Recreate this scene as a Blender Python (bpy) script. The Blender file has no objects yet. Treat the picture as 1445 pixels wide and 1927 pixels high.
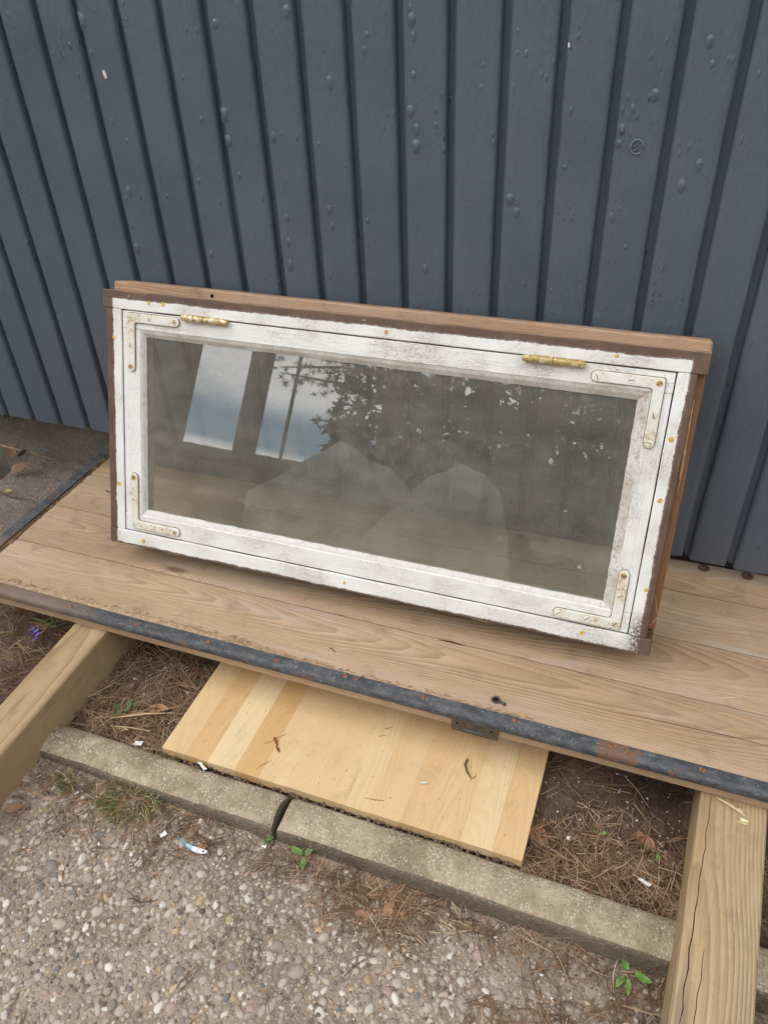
import bpy, bmesh, math, random
from mathutils import Vector, Matrix, noise
random.seed(7)
R = random.Random(11)
sc = bpy.context.scene
COL = sc.collection

# ---------------------------------------------------------------- camera
cam = bpy.data.cameras.new('camera')
cam.sensor_fit = 'VERTICAL'; cam.sensor_height = 36.0; cam.sensor_width = 27.0
cam.lens = 36.0 * 1490.7 / 1927.0
cam.clip_start = 0.02; cam.clip_end = 500
camo = bpy.data.objects.new('camera', cam); COL.objects.link(camo)
rr = ((0.93658842, 0.17865687, -0.30146949), (0.34775161, -0.58002622, 0.73663994), (-0.04325442, -0.79476493, -0.60537406))
camo.matrix_world = Matrix(((rr[0][0], -rr[0][1], -rr[0][2], 0.0), (rr[1][0], -rr[1][1], -rr[1][2], -0.8112627),
                            (rr[2][0], -rr[2][1], -rr[2][2], 1.0334923), (0, 0, 0, 1)))
sc.camera = camo

# ---------------------------------------------------------------- sky, sun, exposure
SUN_EL, SUN_AZ = math.radians(54), math.radians(248)      # azimuth clockwise from +Y
world = bpy.data.worlds.new('World'); sc.world = world; world.use_nodes = True
wt = world.node_tree; wt.nodes.clear()
def wn(t): return wt.nodes.new(t)
sky = wn('ShaderNodeTexSky'); sky.sky_type = 'NISHITA'; sky.sun_disc = False
sky.sun_elevation = SUN_EL; sky.sun_rotation = SUN_AZ; sky.dust_density = 0.0; sky.ozone_density = 4.0
tc = wn('ShaderNodeTexCoord'); mp = wn('ShaderNodeMapping'); mp.inputs['Scale'].default_value = (1, 1, 3.2)
cn = wn('ShaderNodeTexNoise'); cn.inputs['Scale'].default_value = 2.3; cn.inputs['Detail'].default_value = 7; cn.inputs['Roughness'].default_value = .55
mp.inputs['Location'].default_value = (0.35, 0.2, 0.1)
cr = wn('ShaderNodeValToRGB'); cr.color_ramp.elements[0].position = .36; cr.color_ramp.elements[1].position = .53
bright = wn('ShaderNodeTexNoise'); bright.inputs['Scale'].default_value = 6.5; bright.inputs['Detail'].default_value = 5
cc = wn('ShaderNodeMix'); cc.data_type = 'RGBA'
cc.inputs[6].default_value = (9.6, 10.0, 10.7, 1); cc.inputs[7].default_value = (26.0, 25.8, 25.6, 1)
mx = wn('ShaderNodeMix'); mx.data_type = 'RGBA'
bg = wn('ShaderNodeBackground'); bg.inputs['Strength'].default_value = .14
wo = wn('ShaderNodeOutputWorld'); L = wt.links.new
L(tc.outputs['Generated'], mp.inputs[0]); L(mp.outputs[0], cn.inputs['Vector']); L(mp.outputs[0], bright.inputs['Vector'])
L(cn.outputs['Fac'], cr.inputs[0]); L(bright.outputs['Fac'], cc.inputs[0])
sep = wn('ShaderNodeSeparateXYZ'); L(tc.outputs['Generated'], sep.inputs[0])
def wramp(a, b_):
    x = wn('ShaderNodeMapRange'); x.interpolation_type = 'SMOOTHSTEP'; L(sep.outputs[2], x.inputs[0]); x.inputs[1].default_value = a; x.inputs[2].default_value = b_; return x.outputs[0]
def wm(op, a, b_):
    x = wn('ShaderNodeMath'); x.operation = op; L(a, x.inputs[0]); L(b_, x.inputs[1]); return x.outputs[0]
cloudf = wm('MAXIMUM', wm('MULTIPLY', cr.outputs[0], wramp(.128, .172)), wramp(.101, .088))   # a blue gap low down between cloud and horizon haze
L(cloudf, mx.inputs[0]); L(sky.outputs[0], mx.inputs[6]); L(cc.outputs[2], mx.inputs[7])
L(mx.outputs[2], bg.inputs[0]); L(bg.outputs[0], wo.inputs[0])
sun = bpy.data.lights.new('sun', 'SUN'); sun.energy = .95; sun.angle = math.radians(48); sun.color = (1, .96, .9)
suno = bpy.data.objects.new('sun', sun); COL.objects.link(suno)
sd = Vector((math.sin(SUN_AZ) * math.cos(SUN_EL), math.cos(SUN_AZ) * math.cos(SUN_EL), math.sin(SUN_EL)))
suno.rotation_euler = sd.to_track_quat('Z', 'Y').to_euler()
sc.view_settings.view_transform = 'Standard'; sc.view_settings.look = 'None'
sc.view_settings.exposure = 0.06; sc.view_settings.gamma = 1
try: sc.view_settings.use_curve_mapping = False
except Exception: pass
sc.render.engine = 'CYCLES'
sc.cycles.max_bounces = 7; sc.cycles.transparent_max_bounces = 12; sc.cycles.use_denoising = True
sc.cycles.sample_clamp_indirect = 6

# ---------------------------------------------------------------- node helper
class M:
    def __init__(s, name):
        s.m = bpy.data.materials.new(name); s.m.use_nodes = True; s.t = s.m.node_tree
        s.b = s.t.nodes['Principled BSDF']; s.out = s.t.nodes['Material Output']
        s.co = s.n('ShaderNodeTexCoord').outputs['Object']
    def n(s, t, **kw):
        x = s.t.nodes.new(t)
        for k, v in kw.items(): setattr(x, k, v)
        return x
    def put(s, sock, v):
        if isinstance(v, bpy.types.NodeSocket): s.t.links.new(v, sock)
        elif isinstance(v, tuple) and sock.type == 'RGBA' and len(v) == 3: sock.default_value = v + (1,)
        else: sock.default_value = v
    def math(s, op, a, b=0.0, c=None, clamp=False):
        x = s.n('ShaderNodeMath', operation=op, use_clamp=clamp); s.put(x.inputs[0], a); s.put(x.inputs[1], b)
        if c is not None: s.put(x.inputs[2], c)
        return x.outputs[0]
    def vm(s, op, a, b):
        x = s.n('ShaderNodeVectorMath', operation=op); s.put(x.inputs[0], a); s.put(x.inputs[1], b); return x.outputs[0]
    def scale(s, v, sv): return s.vm('MULTIPLY', v, sv)
    def noise(s, v, sc_=1.0, det=3.0, rough=.5, dist=0.0):
        x = s.n('ShaderNodeTexNoise'); s.put(x.inputs['Vector'], v); x.inputs['Scale'].default_value = sc_
        x.inputs['Detail'].default_value = det; x.inputs['Roughness'].default_value = rough; x.inputs['Distortion'].default_value = dist
        return x.outputs['Fac']
    def voro(s, v, sc_=1.0, feature='F1', out='Distance', rand=1.0):
        x = s.n('ShaderNodeTexVoronoi', feature=feature); s.put(x.inputs['Vector'], v); x.inputs['Scale'].default_value = sc_
        x.inputs['Randomness'].default_value = rand
        return x.outputs[out]
    def ramp(s, f, a, b, lo=0.0, hi=1.0):
        x = s.n('ShaderNodeMapRange', interpolation_type='SMOOTHSTEP'); s.put(x.inputs[0], f)
        x.inputs[1].default_value = a; x.inputs[2].default_value = b; x.inputs[3].default_value = lo; x.inputs[4].default_value = hi
        return x.outputs[0]
    def mix(s, f, a, b, mode='MIX'):
        x = s.n('ShaderNodeMix', data_type='RGBA', blend_type=mode); s.put(x.inputs[0], f); s.put(x.inputs[6], a); s.put(x.inputs[7], b)
        return x.outputs[2]
    def xyz(s, v):
        x = s.n('ShaderNodeSeparateXYZ'); s.put(x.inputs[0], v); return x.outputs
    def comb(s, a, b, c):
        x = s.n('ShaderNodeCombineXYZ'); s.put(x.inputs[0], a); s.put(x.inputs[1], b); s.put(x.inputs[2], c); return x.outputs[0]
    def rnd(s): return s.n('ShaderNodeObjectInfo').outputs['Random']
    def bump(s, h, dist=.001, strength=1.0, nrm=None):
        x = s.n('ShaderNodeBump'); s.put(x.inputs['Height'], h); x.inputs['Distance'].default_value = dist; x.inputs['Strength'].default_value = strength
        if nrm is not None: s.put(x.inputs['Normal'], nrm)
        return x.outputs[0]
    def done(s, col=None, rough=None, nrm=None, spec=None, metal=None):
        for k, v in (('Base Color', col), ('Roughness', rough), ('Normal', nrm), ('Specular IOR Level', spec), ('Metallic', metal)):
            if v is not None: s.put(s.b.inputs[k], v)
        return s.m

WOODS = []
def wood(name, dark, mid, light, axis='X', F=280., d0=.035, slope=.035, yc=.05, lat=2.2, ringamt=.6, rough=.75, bumpd=.0006, tone=.25, knots=0.0, grey=0.0, dirt=0.0, extra=None, fib=.35, wob=1.0):
    """pine: growth rings round a pith that wanders along the piece, so faces show arches and ends show arcs (coordinates centred on the piece)"""
    m = M(name); rn = m.rnd()
    def rr_(k, lo, hi): return m.math('MULTIPLY_ADD', m.math('FRACT', m.math('MULTIPLY', rn, k)), hi - lo, lo)
    x, y, z = m.xyz(m.co)
    if axis == 'Y': x, y = y, x
    if axis == 'Z': x, y, z = z, x, y
    v = m.vm('ADD', m.comb(x, y, z), m.comb(rr_(17.3, 0, 60), rr_(29.7, 0, 60), rr_(41.1, 0, 60)))
    wx = m.noise(m.scale(v, (1.6, .0, .0)), 1.0, 2.0, .5)
    wx2 = m.noise(m.scale(m.vm('ADD', v, (31., 7., 3.)), (1.1, .0, .0)), 1.0, 2.0, .5)
    n2 = m.noise(m.scale(v, (5.0, 34., 34.)), 1.0, 2.0, .5)
    yl, yh = yc if isinstance(yc, tuple) else (-yc, yc)
    dy = m.math('SUBTRACT', y, m.math('ADD', rr_(7.7, yl, yh), m.math('MULTIPLY_ADD', wx, .05 * wob, -.025 * wob)))
    dep = m.math('ADD', rr_(3.3, d0 * .5, d0 * 1.6), m.math('MULTIPLY_ADD', wx2, .055 * wob, -.027 * wob))
    dz = m.math('ADD', m.math('ADD', z, m.math('MULTIPLY', x, slope)), dep)
    r = m.math('SQRT', m.math('ADD', m.math('MULTIPLY', dy, dy), m.math('MULTIPLY', dz, dz)))
    ph = m.math('MULTIPLY_ADD', n2, 1.3, m.math('MULTIPLY', r, F))
    if knots:
        kd = m.voro(m.scale(v, (2.0, 6.5, 6.5)), 1.0)
        ph = m.math('MULTIPLY_ADD', m.ramp(kd, 0.0, .30, 1.0, 0.0), 8.0, ph)
        kn = m.ramp(kd, .045, .085, 1.0, 0.0)
    fr = m.math('FRACT', ph)
    ring = m.math('MULTIPLY', m.math('POWER', fr, lat), m.ramp(fr, .88, 1.0, 1.0, 0.0))
    ring = m.math('MULTIPLY', ring, m.ramp(m.noise(m.scale(v, (2.2, 16., 16.)), 1.0, 3.0, .6), .28, .68, .35, 1.15))
    fibre = m.noise(m.scale(v, (14., 650., 650.)), 1.0, 2.0, .6)
    tn = m.noise(m.scale(v, (1.6, 10., 10.)), 1.0, 4.0, .6)
    col = m.mix(m.ramp(tn, .3, .72), mid, light)
    col = m.mix(m.math('MULTIPLY', ring, ringamt), col, dark)
    col = m.mix(m.math('MULTIPLY', m.ramp(fibre, .45, .75), fib), col, dark)
    col = m.mix(tone, col, m.mix(rn, m.mix(.35, mid, dark), light))
    if knots: col = m.mix(m.math('MULTIPLY', kn, knots), col, tuple(q * .62 for q in dark))
    if grey:
        g = m.ramp(m.noise(m.scale(v, (2.5, 14., 14.)), 1.0, 5.0, .65), .5, .72)
        col = m.mix(m.math('MULTIPLY', g, grey), col, (.50, .45, .40))
    if dirt:
        sp = m.ramp(m.noise(v, 260., 2.0, .6), .66, .74)
        st = m.ramp(m.noise(v, 22., 5.0, .65), .52, .75)
        col = m.mix(m.math('MULTIPLY', m.math('MAXIMUM', m.math('MULTIPLY', sp, .7), m.math('MULTIPLY', st, .55)), dirt), col, (.10, .065, .04))
    h = m.math('ADD', m.math('MULTIPLY', ring, -.8), m.math('MULTIPLY', fibre, .5))
    if extra: col = extra(m, v, col)
    WOODS.append(m.m)
    return m.done(col, rough, m.bump(h, bumpd, .8), .3)
def recentre(o):
    """origin to the middle of the piece (its grain is laid out from there)"""
    vs = o.data.vertices; c = [(min(v.co[k] for v in vs) + max(v.co[k] for v in vs)) / 2 for k in range(3)]
    for v in vs: v.co -= Vector(c)
    o.location = Vector(o.location) + Vector(c)
    return o

# ---------------------------------------------------------------- mesh helpers
def link(o, parent=None):
    COL.objects.link(o)
    if parent is not None: o.parent = parent
    return o
def mesh(name, verts, faces, mat, parent=None, smooth=False, cols=None):
    me = bpy.data.meshes.new(name); me.from_pydata([tuple(v) for v in verts], [], faces)
    if mat is not None: me.materials.append(mat)
    if smooth: me.polygons.foreach_set('use_smooth', [True] * len(me.polygons))
    if cols is not None:
        ca = me.color_attributes.new('tint', 'FLOAT_COLOR', 'POINT')
        ca.data.foreach_set('color', [k for c in cols for k in (c[0], c[1], c[2], 1.0)])
    me.update()
    return link(bpy.data.objects.new(name, me), parent)
def bobj(name, bm, mat, parent=None, smooth=False):
    bmesh.ops.recalc_face_normals(bm, faces=bm.faces)
    me = bpy.data.meshes.new(name); bm.to_mesh(me); bm.free()
    if mat is not None: me.materials.append(mat)
    if smooth: me.polygons.foreach_set('use_smooth', [True] * len(me.polygons))
    o = link(bpy.data.objects.new(name, me), parent)
    return recentre(o) if mat in WOODS else o
def thing(name, label, cat, loc=(0, 0, 0), rot=None, group=None):
    o = bpy.data.objects.new(name, None); o.empty_display_size = .05
    if rot is not None: o.matrix_world = Matrix.Translation(loc) @ rot.to_4x4()
    else: o.location = loc
    return tag(link(o), label, cat, group)
def tag(o, label, cat, group=None):
    o['label'] = label; o['category'] = cat; o['kind'] = 'thing'
    if group: o['group'] = group
    return o
def kind(o, k): o['kind'] = k; return o
def add_box(bm, x0, x1, y0, y1, z0, z1, bev=0.0, seg=1):
    r = bmesh.ops.create_cube(bm, size=1.0)
    for v in r['verts']:
        v.co = Vector(((x0 + x1) / 2 + v.co.x * (x1 - x0), (y0 + y1) / 2 + v.co.y * (y1 - y0), (z0 + z1) / 2 + v.co.z * (z1 - z0)))
    if bev:
        es = list({e for v in r['verts'] for e in v.link_edges})
        bmesh.ops.bevel(bm, geom=es, offset=bev, segments=seg, profile=.6, affect='EDGES')
def box(name, x0, x1, y0, y1, z0, z1, mat, parent=None, bev=.001, seg=1):
    bm = bmesh.new(); add_box(bm, x0, x1, y0, y1, z0, z1, bev, seg); return bobj(name, bm, mat, parent)
def rough_box(name, x0, x1, y0, y1, z0, z1, mat, parent=None, bev=.002, cuts=24, amp=.0008, axis=0):
    """a long member cut along its length, its edges wandering a little"""
    bm = bmesh.new(); add_box(bm, x0, x1, y0, y1, z0, z1, bev)
    lo, hi = ((x0, x1), (y0, y1), (z0, z1))[axis]
    for k in range(1, cuts):
        p = [0, 0, 0]; n = [0, 0, 0]; p[axis] = lo + (hi - lo) * k / cuts; n[axis] = 1
        bmesh.ops.bisect_plane(bm, geom=bm.verts[:] + bm.edges[:] + bm.faces[:], plane_co=p, plane_no=n)
    s = R.uniform(0, 90)
    for v in bm.verts:
        v.co += noise.noise_vector(v.co * 18 + Vector((s, s, s))) * amp
    return bobj(name, bm, mat, parent)
def tube(pts, rad, seg=5, flat=1.0):
    """verts, faces of a tapering tube through pts (rad: list or number)"""
    V, Fc = [], []
    n = len(pts)
    for i, p in enumerate(pts):
        p = Vector(p); d = (Vector(pts[min(i + 1, n - 1)]) - Vector(pts[max(i - 1, 0)])).normalized()
        a = d.cross(Vector((0, 0, 1)))
        if a.length < 1e-4: a = Vector((1, 0, 0))
        a.normalize(); b = d.cross(a)
        r = rad[i] if isinstance(rad, (list, tuple)) else rad
        for k in range(seg):
            t = 2 * math.pi * k / seg
            V.append(p + a * (math.cos(t) * r) + b * (math.sin(t) * r * flat))
    for i in range(n - 1):
        for k in range(seg):
            k2 = (k + 1) % seg
            Fc.append((i * seg + k, i * seg + k2, (i + 1) * seg + k2, (i + 1) * seg + k))
    Fc.append(tuple(range(seg))[::-1]); Fc.append(tuple((n - 1) * seg + k for k in range(seg)))
    return V, Fc
class Bag:
    def __init__(s): s.v = []; s.f = []; s.c = []
    def add(s, V, Fc, col=None):
        o = len(s.v); s.v += [Vector(v) for v in V]; s.f += [tuple(i + o for i in f) for f in Fc]
        if col is not None: s.c += [col] * len(V)
    def build(s, name, mat, parent=None, smooth=False):
        return mesh(name, s.v, s.f, mat, parent, smooth, s.c if s.c else None)
def tinted(name, rough=.8, spec=.3, nz=0.0, nscale=300.):
    m = M(name); a = m.n('ShaderNodeAttribute', attribute_name='tint').outputs['Color']
    col = a; nrm = None
    if nz:
        f = m.noise(m.co, nscale, 3.0, .6); col = m.mix(nz, a, m.mix(m.ramp(f, .3, .7), (.04, .035, .03), (.75, .72, .68)))
        nrm = m.bump(f, .0005, .6)
    return m.done(col, rough, nrm, spec)
def fbm(x, y, s, o=4): return noise.fractal(Vector((x * s, y * s, 3.3)), 1.0, 2.0, o)

# ---------------------------------------------------------------- materials
def mat_wall():
    m = M('slate_grey_paint'); x, y, z = m.xyz(m.co)
    big = m.noise(m.co, 5., 4., .6)
    col = m.mix(m.ramp(big, .3, .7), (.091, .1130, .146), (.110, .133, .168))
    spk = m.ramp(m.noise(m.co, 420., 1., .5), .76, .80)
    col = m.mix(m.math('MULTIPLY', spk, .35), col, (.3, .32, .33))
    low = m.math('MULTIPLY', m.ramp(z, .045, .16, 1., 0.), m.ramp(m.noise(m.co, 60., 4., .6), .45, .75))
    col = m.mix(m.math('MULTIPLY', low, .5), col, (.13, .115, .09))
    v = m.vm('ADD', m.co, m.comb(m.math('MULTIPLY', m.rnd(), 3.), 0., m.math('MULTIPLY', m.rnd(), 7.)))
    brush = m.noise(m.scale(v, (420., 100., 30.)), 1., 3., .65)
    mott = m.noise(m.scale(v, (120., 120., 70.)), 1., 3., .55)
    dents = m.ramp(m.voro(m.scale(v, (110., 60., 46.)), 1.), .0, .32, 1., 0.)
    dsel = m.ramp(m.noise(m.scale(v, (20., 20., 9.)), 1., 2., .5), .5, .68)
    h = m.math('ADD', m.math('MULTIPLY', brush, .32), m.math('MULTIPLY', mott, .5))
    h = m.math('ADD', h, m.math('MULTIPLY', m.math('MULTIPLY', dents, dsel), .75))
    return m.done(col, m.ramp(mott, .3, .7, .34, .46), m.bump(h, .0034, .9), .5)
def wear_white(m, v, ax):
    """cracked old white paint; returns colour and height"""
    x, y, z = m.xyz(v)
    s = (60., 120., 330.) if ax == 'X' else (330., 120., 60.); g = (9., 200., 720.) if ax == 'X' else (720., 200., 9.)
    warped = m.vm('ADD', m.scale(v, s), m.scale(m.comb(m.noise(v, 190., 2., .5), m.noise(v, 170., 2., .5), m.noise(v, 180., 2., .5)), (1.8, 1.8, 1.8)))
    e = m.voro(warped, 1., 'DISTANCE_TO_EDGE')
    sel = m.ramp(m.noise(v, 9., 4., .65), .42, .68)
    crack = m.math('MULTIPLY', m.ramp(e, .0, .10, 1., 0.), sel)
    lines = m.math('MULTIPLY', m.ramp(m.noise(m.scale(v, g), 1., 2., .6), .60, .70), m.ramp(m.noise(v, 14., 3., .6), .35, .6))
    crack = m.math('MAXIMUM', m.math('MULTIPLY', crack, .85), m.math('MULTIPLY', lines, .55))
    col = m.mix(m.ramp(m.noise(v, 9., 4., .6), .3, .75), (.83, .815, .78), (.775, .745, .68))
    col = m.mix(m.math('MULTIPLY', crack, .70), col, (.30, .235, .17))
    spk = m.math('MULTIPLY', m.ramp(m.noise(v, 330., 3., .6), .62, .70), m.ramp(m.noise(v, 16., 3., .6), .42, .62))
    col = m.mix(m.math('MULTIPLY', spk, .7), col, (.20, .13, .08))
    st = m.ramp(m.noise(m.scale(v, (3., 3., 9.) if ax == 'X' else (9., 3., 3.)), 6., 5., .7), .58, .78)
    col = m.mix(m.math('MULTIPLY', st, .30), col, (.56, .49, .40))
    h = m.math('SUBTRACT', m.math('MULTIPLY', m.noise(m.scale(v, s), 3., 3., .6), .4), m.math('MULTIPLY', crack, 1.))
    return col, h
def mat_sash(ax):
    m = M('cracked_white_paint_' + ('rail' if ax == 'X' else 'stile')); col, h = wear_white(m, m.co, ax)
    return m.done(col, .55, m.bump(h, .0007, .8), .35)
def mat_frame(ax):
    m = M('brown_and_white_frame_paint_' + ('rail' if ax == 'X' else 'stile')); v = m.co; x, y, z = m.xyz(v)
    col, h = wear_white(m, v, ax)
    d = m.math('MINIMUM', m.math('MINIMUM', m.math('ADD', x, -.0005), m.math('SUBTRACT', 1.0325, x)),
               m.math('MINIMUM', m.math('SUBTRACT', .0003, z), m.math('ADD', z, .4845)))
    d = m.math('ADD', d, m.math('MULTIPLY', m.math('SUBTRACT', m.noise(v, 62., 5., .68), .5), .0075))
    d = m.math('ADD', d, m.math('MULTIPLY', m.math('SUBTRACT', m.noise(v, 11., 1., .5), .5), .006))
    front = m.ramp(y, .004, .006, 1., 0.)
    paint = m.math('MULTIPLY', m.ramp(d, .0, .0007), front)
    low = m.math('MULTIPLY', m.ramp(x, 1.005, 1.03), m.math('MULTIPLY', m.ramp(z, -.40, -.455), m.ramp(m.noise(v, 240., 4., .7), .42, .52)))
    paint = m.math('MULTIPLY', paint, m.math('SUBTRACT', 1.0, low))
    br = m.mix(m.ramp(m.noise(v, 30., 4., .6), .3, .7), (.115, .066, .046), (.155, .098, .070))
    chip = m.ramp(m.noise(v, 45., 4., .7), .66, .70)
    br = m.mix(m.math('MULTIPLY', chip, .8), br, (.42, .24, .12))
    bare = m.math('MULTIPLY', m.ramp(z, .0135, .0143), m.ramp(m.noise(m.scale(v, (14., 90., 90.)), 1., 3., .6), .35, .6))
    br = m.mix(bare, br, (.42, .27, .16))
    edge = m.math('MULTIPLY', m.math('MULTIPLY', m.ramp(d, -.0035, .0, 0., 1.), m.ramp(d, .0, .0012, 1., 0.)), m.ramp(m.noise(v, 420., 3., .7), .48, .6))
    br = m.mix(m.math('MULTIPLY', edge, .6), br, (.66, .63, .59))
    c = m.mix(paint, br, col)
    hh = m.math('ADD', m.math('MULTIPLY', paint, 1.4), m.math('MULTIPLY', h, .7))
    return m.done(c, .5, m.bump(hh, .0009, .8), .35)
def mat_putty(pink):
    m = M('old_putty'); v = m.co
    f = m.noise(v, 150., 5., .7)
    col = m.mix(m.ramp(m.noise(v, 24., 4., .6), .35, .65), (.70, .67, .62), (.55, .495, .435) if pink else (.66, .62, .56))
    x, y, z = m.xyz(v)
    rs = m.math('MULTIPLY', m.ramp(x, .95, .965), .55); rs = m.math('MAXIMUM', rs, .22)
    col = m.mix(m.math('MULTIPLY', m.ramp(f, .50, .60), rs), col, (.30, .215, .145))
    return m.done(col, .7, m.bump(f, .0014, .9), .25)
def mat_bracket(rust):
    m = M('white_painted_iron'); v = m.vm('ADD', m.co, m.scale(m.comb(m.rnd(), m.rnd(), m.rnd()), (3., 2., 5.)))
    col = m.mix(m.ramp(m.noise(v, 40., 3., .6), .35, .7), (.80, .785, .73), (.73, .69, .58))
    f = m.noise(v, 190., 4., .65); g = m.noise(v, 27., 2., .5)
    sel = m.math('MULTIPLY', m.ramp(f, .53, .6), m.ramp(g, .44, .6))
    col = m.mix(m.math('MULTIPLY', m.ramp(g, .42, .62), .5 * rust), col, (.62, .46, .18))
    col = m.mix(m.math('MULTIPLY', sel, min(1., .95 * rust)), col, (.30, .14, .035))
    col = m.mix(m.math('MULTIPLY', m.ramp(m.noise(v, 420., 2., .6), .66, .7), .7), col, (.07, .04, .02))
    return m.done(col, .45, m.bump(f, .0006, .6), .4)
def mat_brass():
    m = M('worn_brass_with_white_paint'); v = m.vm('ADD', m.co, m.scale(m.comb(m.rnd(), m.rnd(), m.rnd()), (3., 2., 5.)))
    f = m.noise(v, 150., 4., .65); g = m.noise(v, 60., 3., .6)
    col = m.mix(m.ramp(f, .35, .7), (.40, .26, .07), (.60, .45, .19))
    pt = m.ramp(g, .50, .58)
    col = m.mix(m.math('MULTIPLY', pt, .85), col, (.74, .68, .52))
    col = m.mix(m.math('MULTIPLY', m.ramp(m.noise(v, 330., 3., .6), .56, .64), .8), col, (.20, .09, .025))
    return m.done(col, .42, m.bump(f, .0006, .6), .5, 0.25)
def mat_steel():
    m = M('worn_dark_steel'); v = m.co; x, y, z = m.xyz(v)
    f = m.noise(m.scale(v, (40., 90., 90.)), 1., 5., .65)
    col = m.mix(m.ramp(f, .35, .7), (.043, .046, .050), (.110, .113, .117))
    fine = m.noise(v, 520., 3., .6)
    col = m.mix(m.math('MULTIPLY', m.ramp(fine, .55, .7), .5), col, (.23, .22, .21))
    r = m.noise(v, 24., 5., .68)
    ru = m.math('MULTIPLY', m.ramp(r, .615, .67), .75)
    pat = m.math('MULTIPLY', m.ramp(m.math('ABSOLUTE', m.math('SUBTRACT', x, .035)), .026, .034, 1., 0.), m.ramp(m.noise(v, 90., 4., .6), .36, .5))
    ru = m.math('MAXIMUM', ru, m.math('MULTIPLY', pat, .9))
    col = m.mix(ru, col, m.mix(fine, (.13, .06, .032), (.24, .125, .075)))
    bw = m.ramp(m.math('ADD', x, m.math('MULTIPLY', m.noise(v, 30., 3., .6), .12)), -.98, -.83, 1., 0.)
    bw = m.math('MULTIPLY', bw, m.ramp(y, .10, .14, 1., 0.))
    col = m.mix(m.math('MULTIPLY', bw, .85), col, m.mix(f, (.15, .09, .065), (.24, .16, .12)))
    scr = m.ramp(m.noise(m.scale(m.comb(m.math('ADD', x, y), m.math('SUBTRACT', x, y), z), (70., 700., 300.)), 1., 1., .4), .73, .76)
    col = m.mix(m.math('MULTIPLY', scr, .8), col, (.55, .53, .5))
    return m.done(col, m.ramp(f, .3, .7, .5, .7), m.bump(m.math('ADD', fine, m.math('MULTIPLY', ru, .7)), .0006, .7), .4)
def mat_concrete(name, a, b, moss=0.0, s=1.0, lt=.85):
    m = M(name); v = m.co; x, y, z = m.xyz(v)
    f = m.noise(v, 14. * s, 5., .65); g = m.voro(v, 300. * s, out='Color'); gd = m.voro(v, 300. * s)
    gx = m.xyz(g)[0]
    col = m.mix(m.ramp(f, .3, .7), a, b)
    lit = m.math('MULTIPLY', m.ramp(gx, .62, .8), m.ramp(gd, .55, .40))
    top = m.ramp(m.noise(v, 30., 3., .6), .35, .6)
    col = m.mix(m.math('MULTIPLY', lit, m.math('MULTIPLY', top, lt)), col, (.74, .68, .56))
    col = m.mix(m.math('MULTIPLY', m.ramp(gx, .25, .05), .22), col, (.10, .08, .06))
    if moss: col = m.mix(m.math('MULTIPLY', m.ramp(m.noise(v, 40., 4., .6), .5, .7), moss), col, (.09, .085, .035))
    pit = m.noise(v, 380. * s, 4., .7)
    return m.done(col, .9, m.bump(m.math('ADD', pit, m.math('MULTIPLY', gd, -.6)), .0032, 1.0), .2)
def mat_soil(name, a, b, sp=.5):
    m = M(name); v = m.co
    f = m.noise(v, 11., 6., .68); g = m.noise(v, 160., 5., .7)
    col = m.mix(m.ramp(f, .35, .68), a, b)
    col = m.mix(m.math('MULTIPLY', m.ramp(g, .5, .7), .55), col, tuple(min(1, q * 1.9) for q in b))
    col = m.mix(m.math('MULTIPLY', m.ramp(g, .45, .3), .6), col, tuple(q * .35 for q in a))
    w = m.ramp(m.voro(v, 150.), .16, .10); ws = m.ramp(m.xyz(m.voro(v, 150., out='Color'))[0], 1. - .07 * sp, 1.)
    col = m.mix(m.math('MULTIPLY', w, ws), col, (.62, .58, .52))
    return m.done(col, .95, m.bump(g, .004, .8), .15)
def mat_paving():
    m = M('exposed_pebble_concrete'); v = m.co
    f = m.noise(v, 8., 5., .65); g = m.noise(v, 260., 5., .7)
    col = m.mix(m.ramp(f, .35, .68), (.245, .185, .130), (.365, .288, .208))
    col = m.mix(m.math('MULTIPLY', m.ramp(g, .52, .68), .6), col, (.45, .385, .325))
    col = m.mix(m.math('MULTIPLY', m.ramp(g, .45, .3), .6), col, (.065, .05, .04))
    vc = m.voro(v, 130., out='Color'); vd = m.voro(v, 130.)
    cx = m.xyz(vc)
    small = m.math('MULTIPLY', m.ramp(vd, .38, .30), m.ramp(cx[0], .55, .6))
    pc = m.mix(cx[1], (.19, .15, .12), (.56, .50, .42))
    col = m.mix(m.math('MULTIPLY', small, .8), col, pc)
    h = m.math('ADD', m.math('MULTIPLY', small, 1.2), g)
    return m.done(col, .85, m.bump(h, .0022, .9), .25)
def flat(name, col, rough=.7, spec=.3, var=.2, scale=60., metal=0.0):
    m = M(name); f = m.noise(m.co, scale, 4., .6)
    c = m.mix(m.ramp(f, .3, .7), tuple(q * (1 - var) for q in col), tuple(min(1, q * (1 + var)) for q in col))
    return m.done(c, rough, m.bump(f, .0006, .5), spec, metal)
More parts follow.
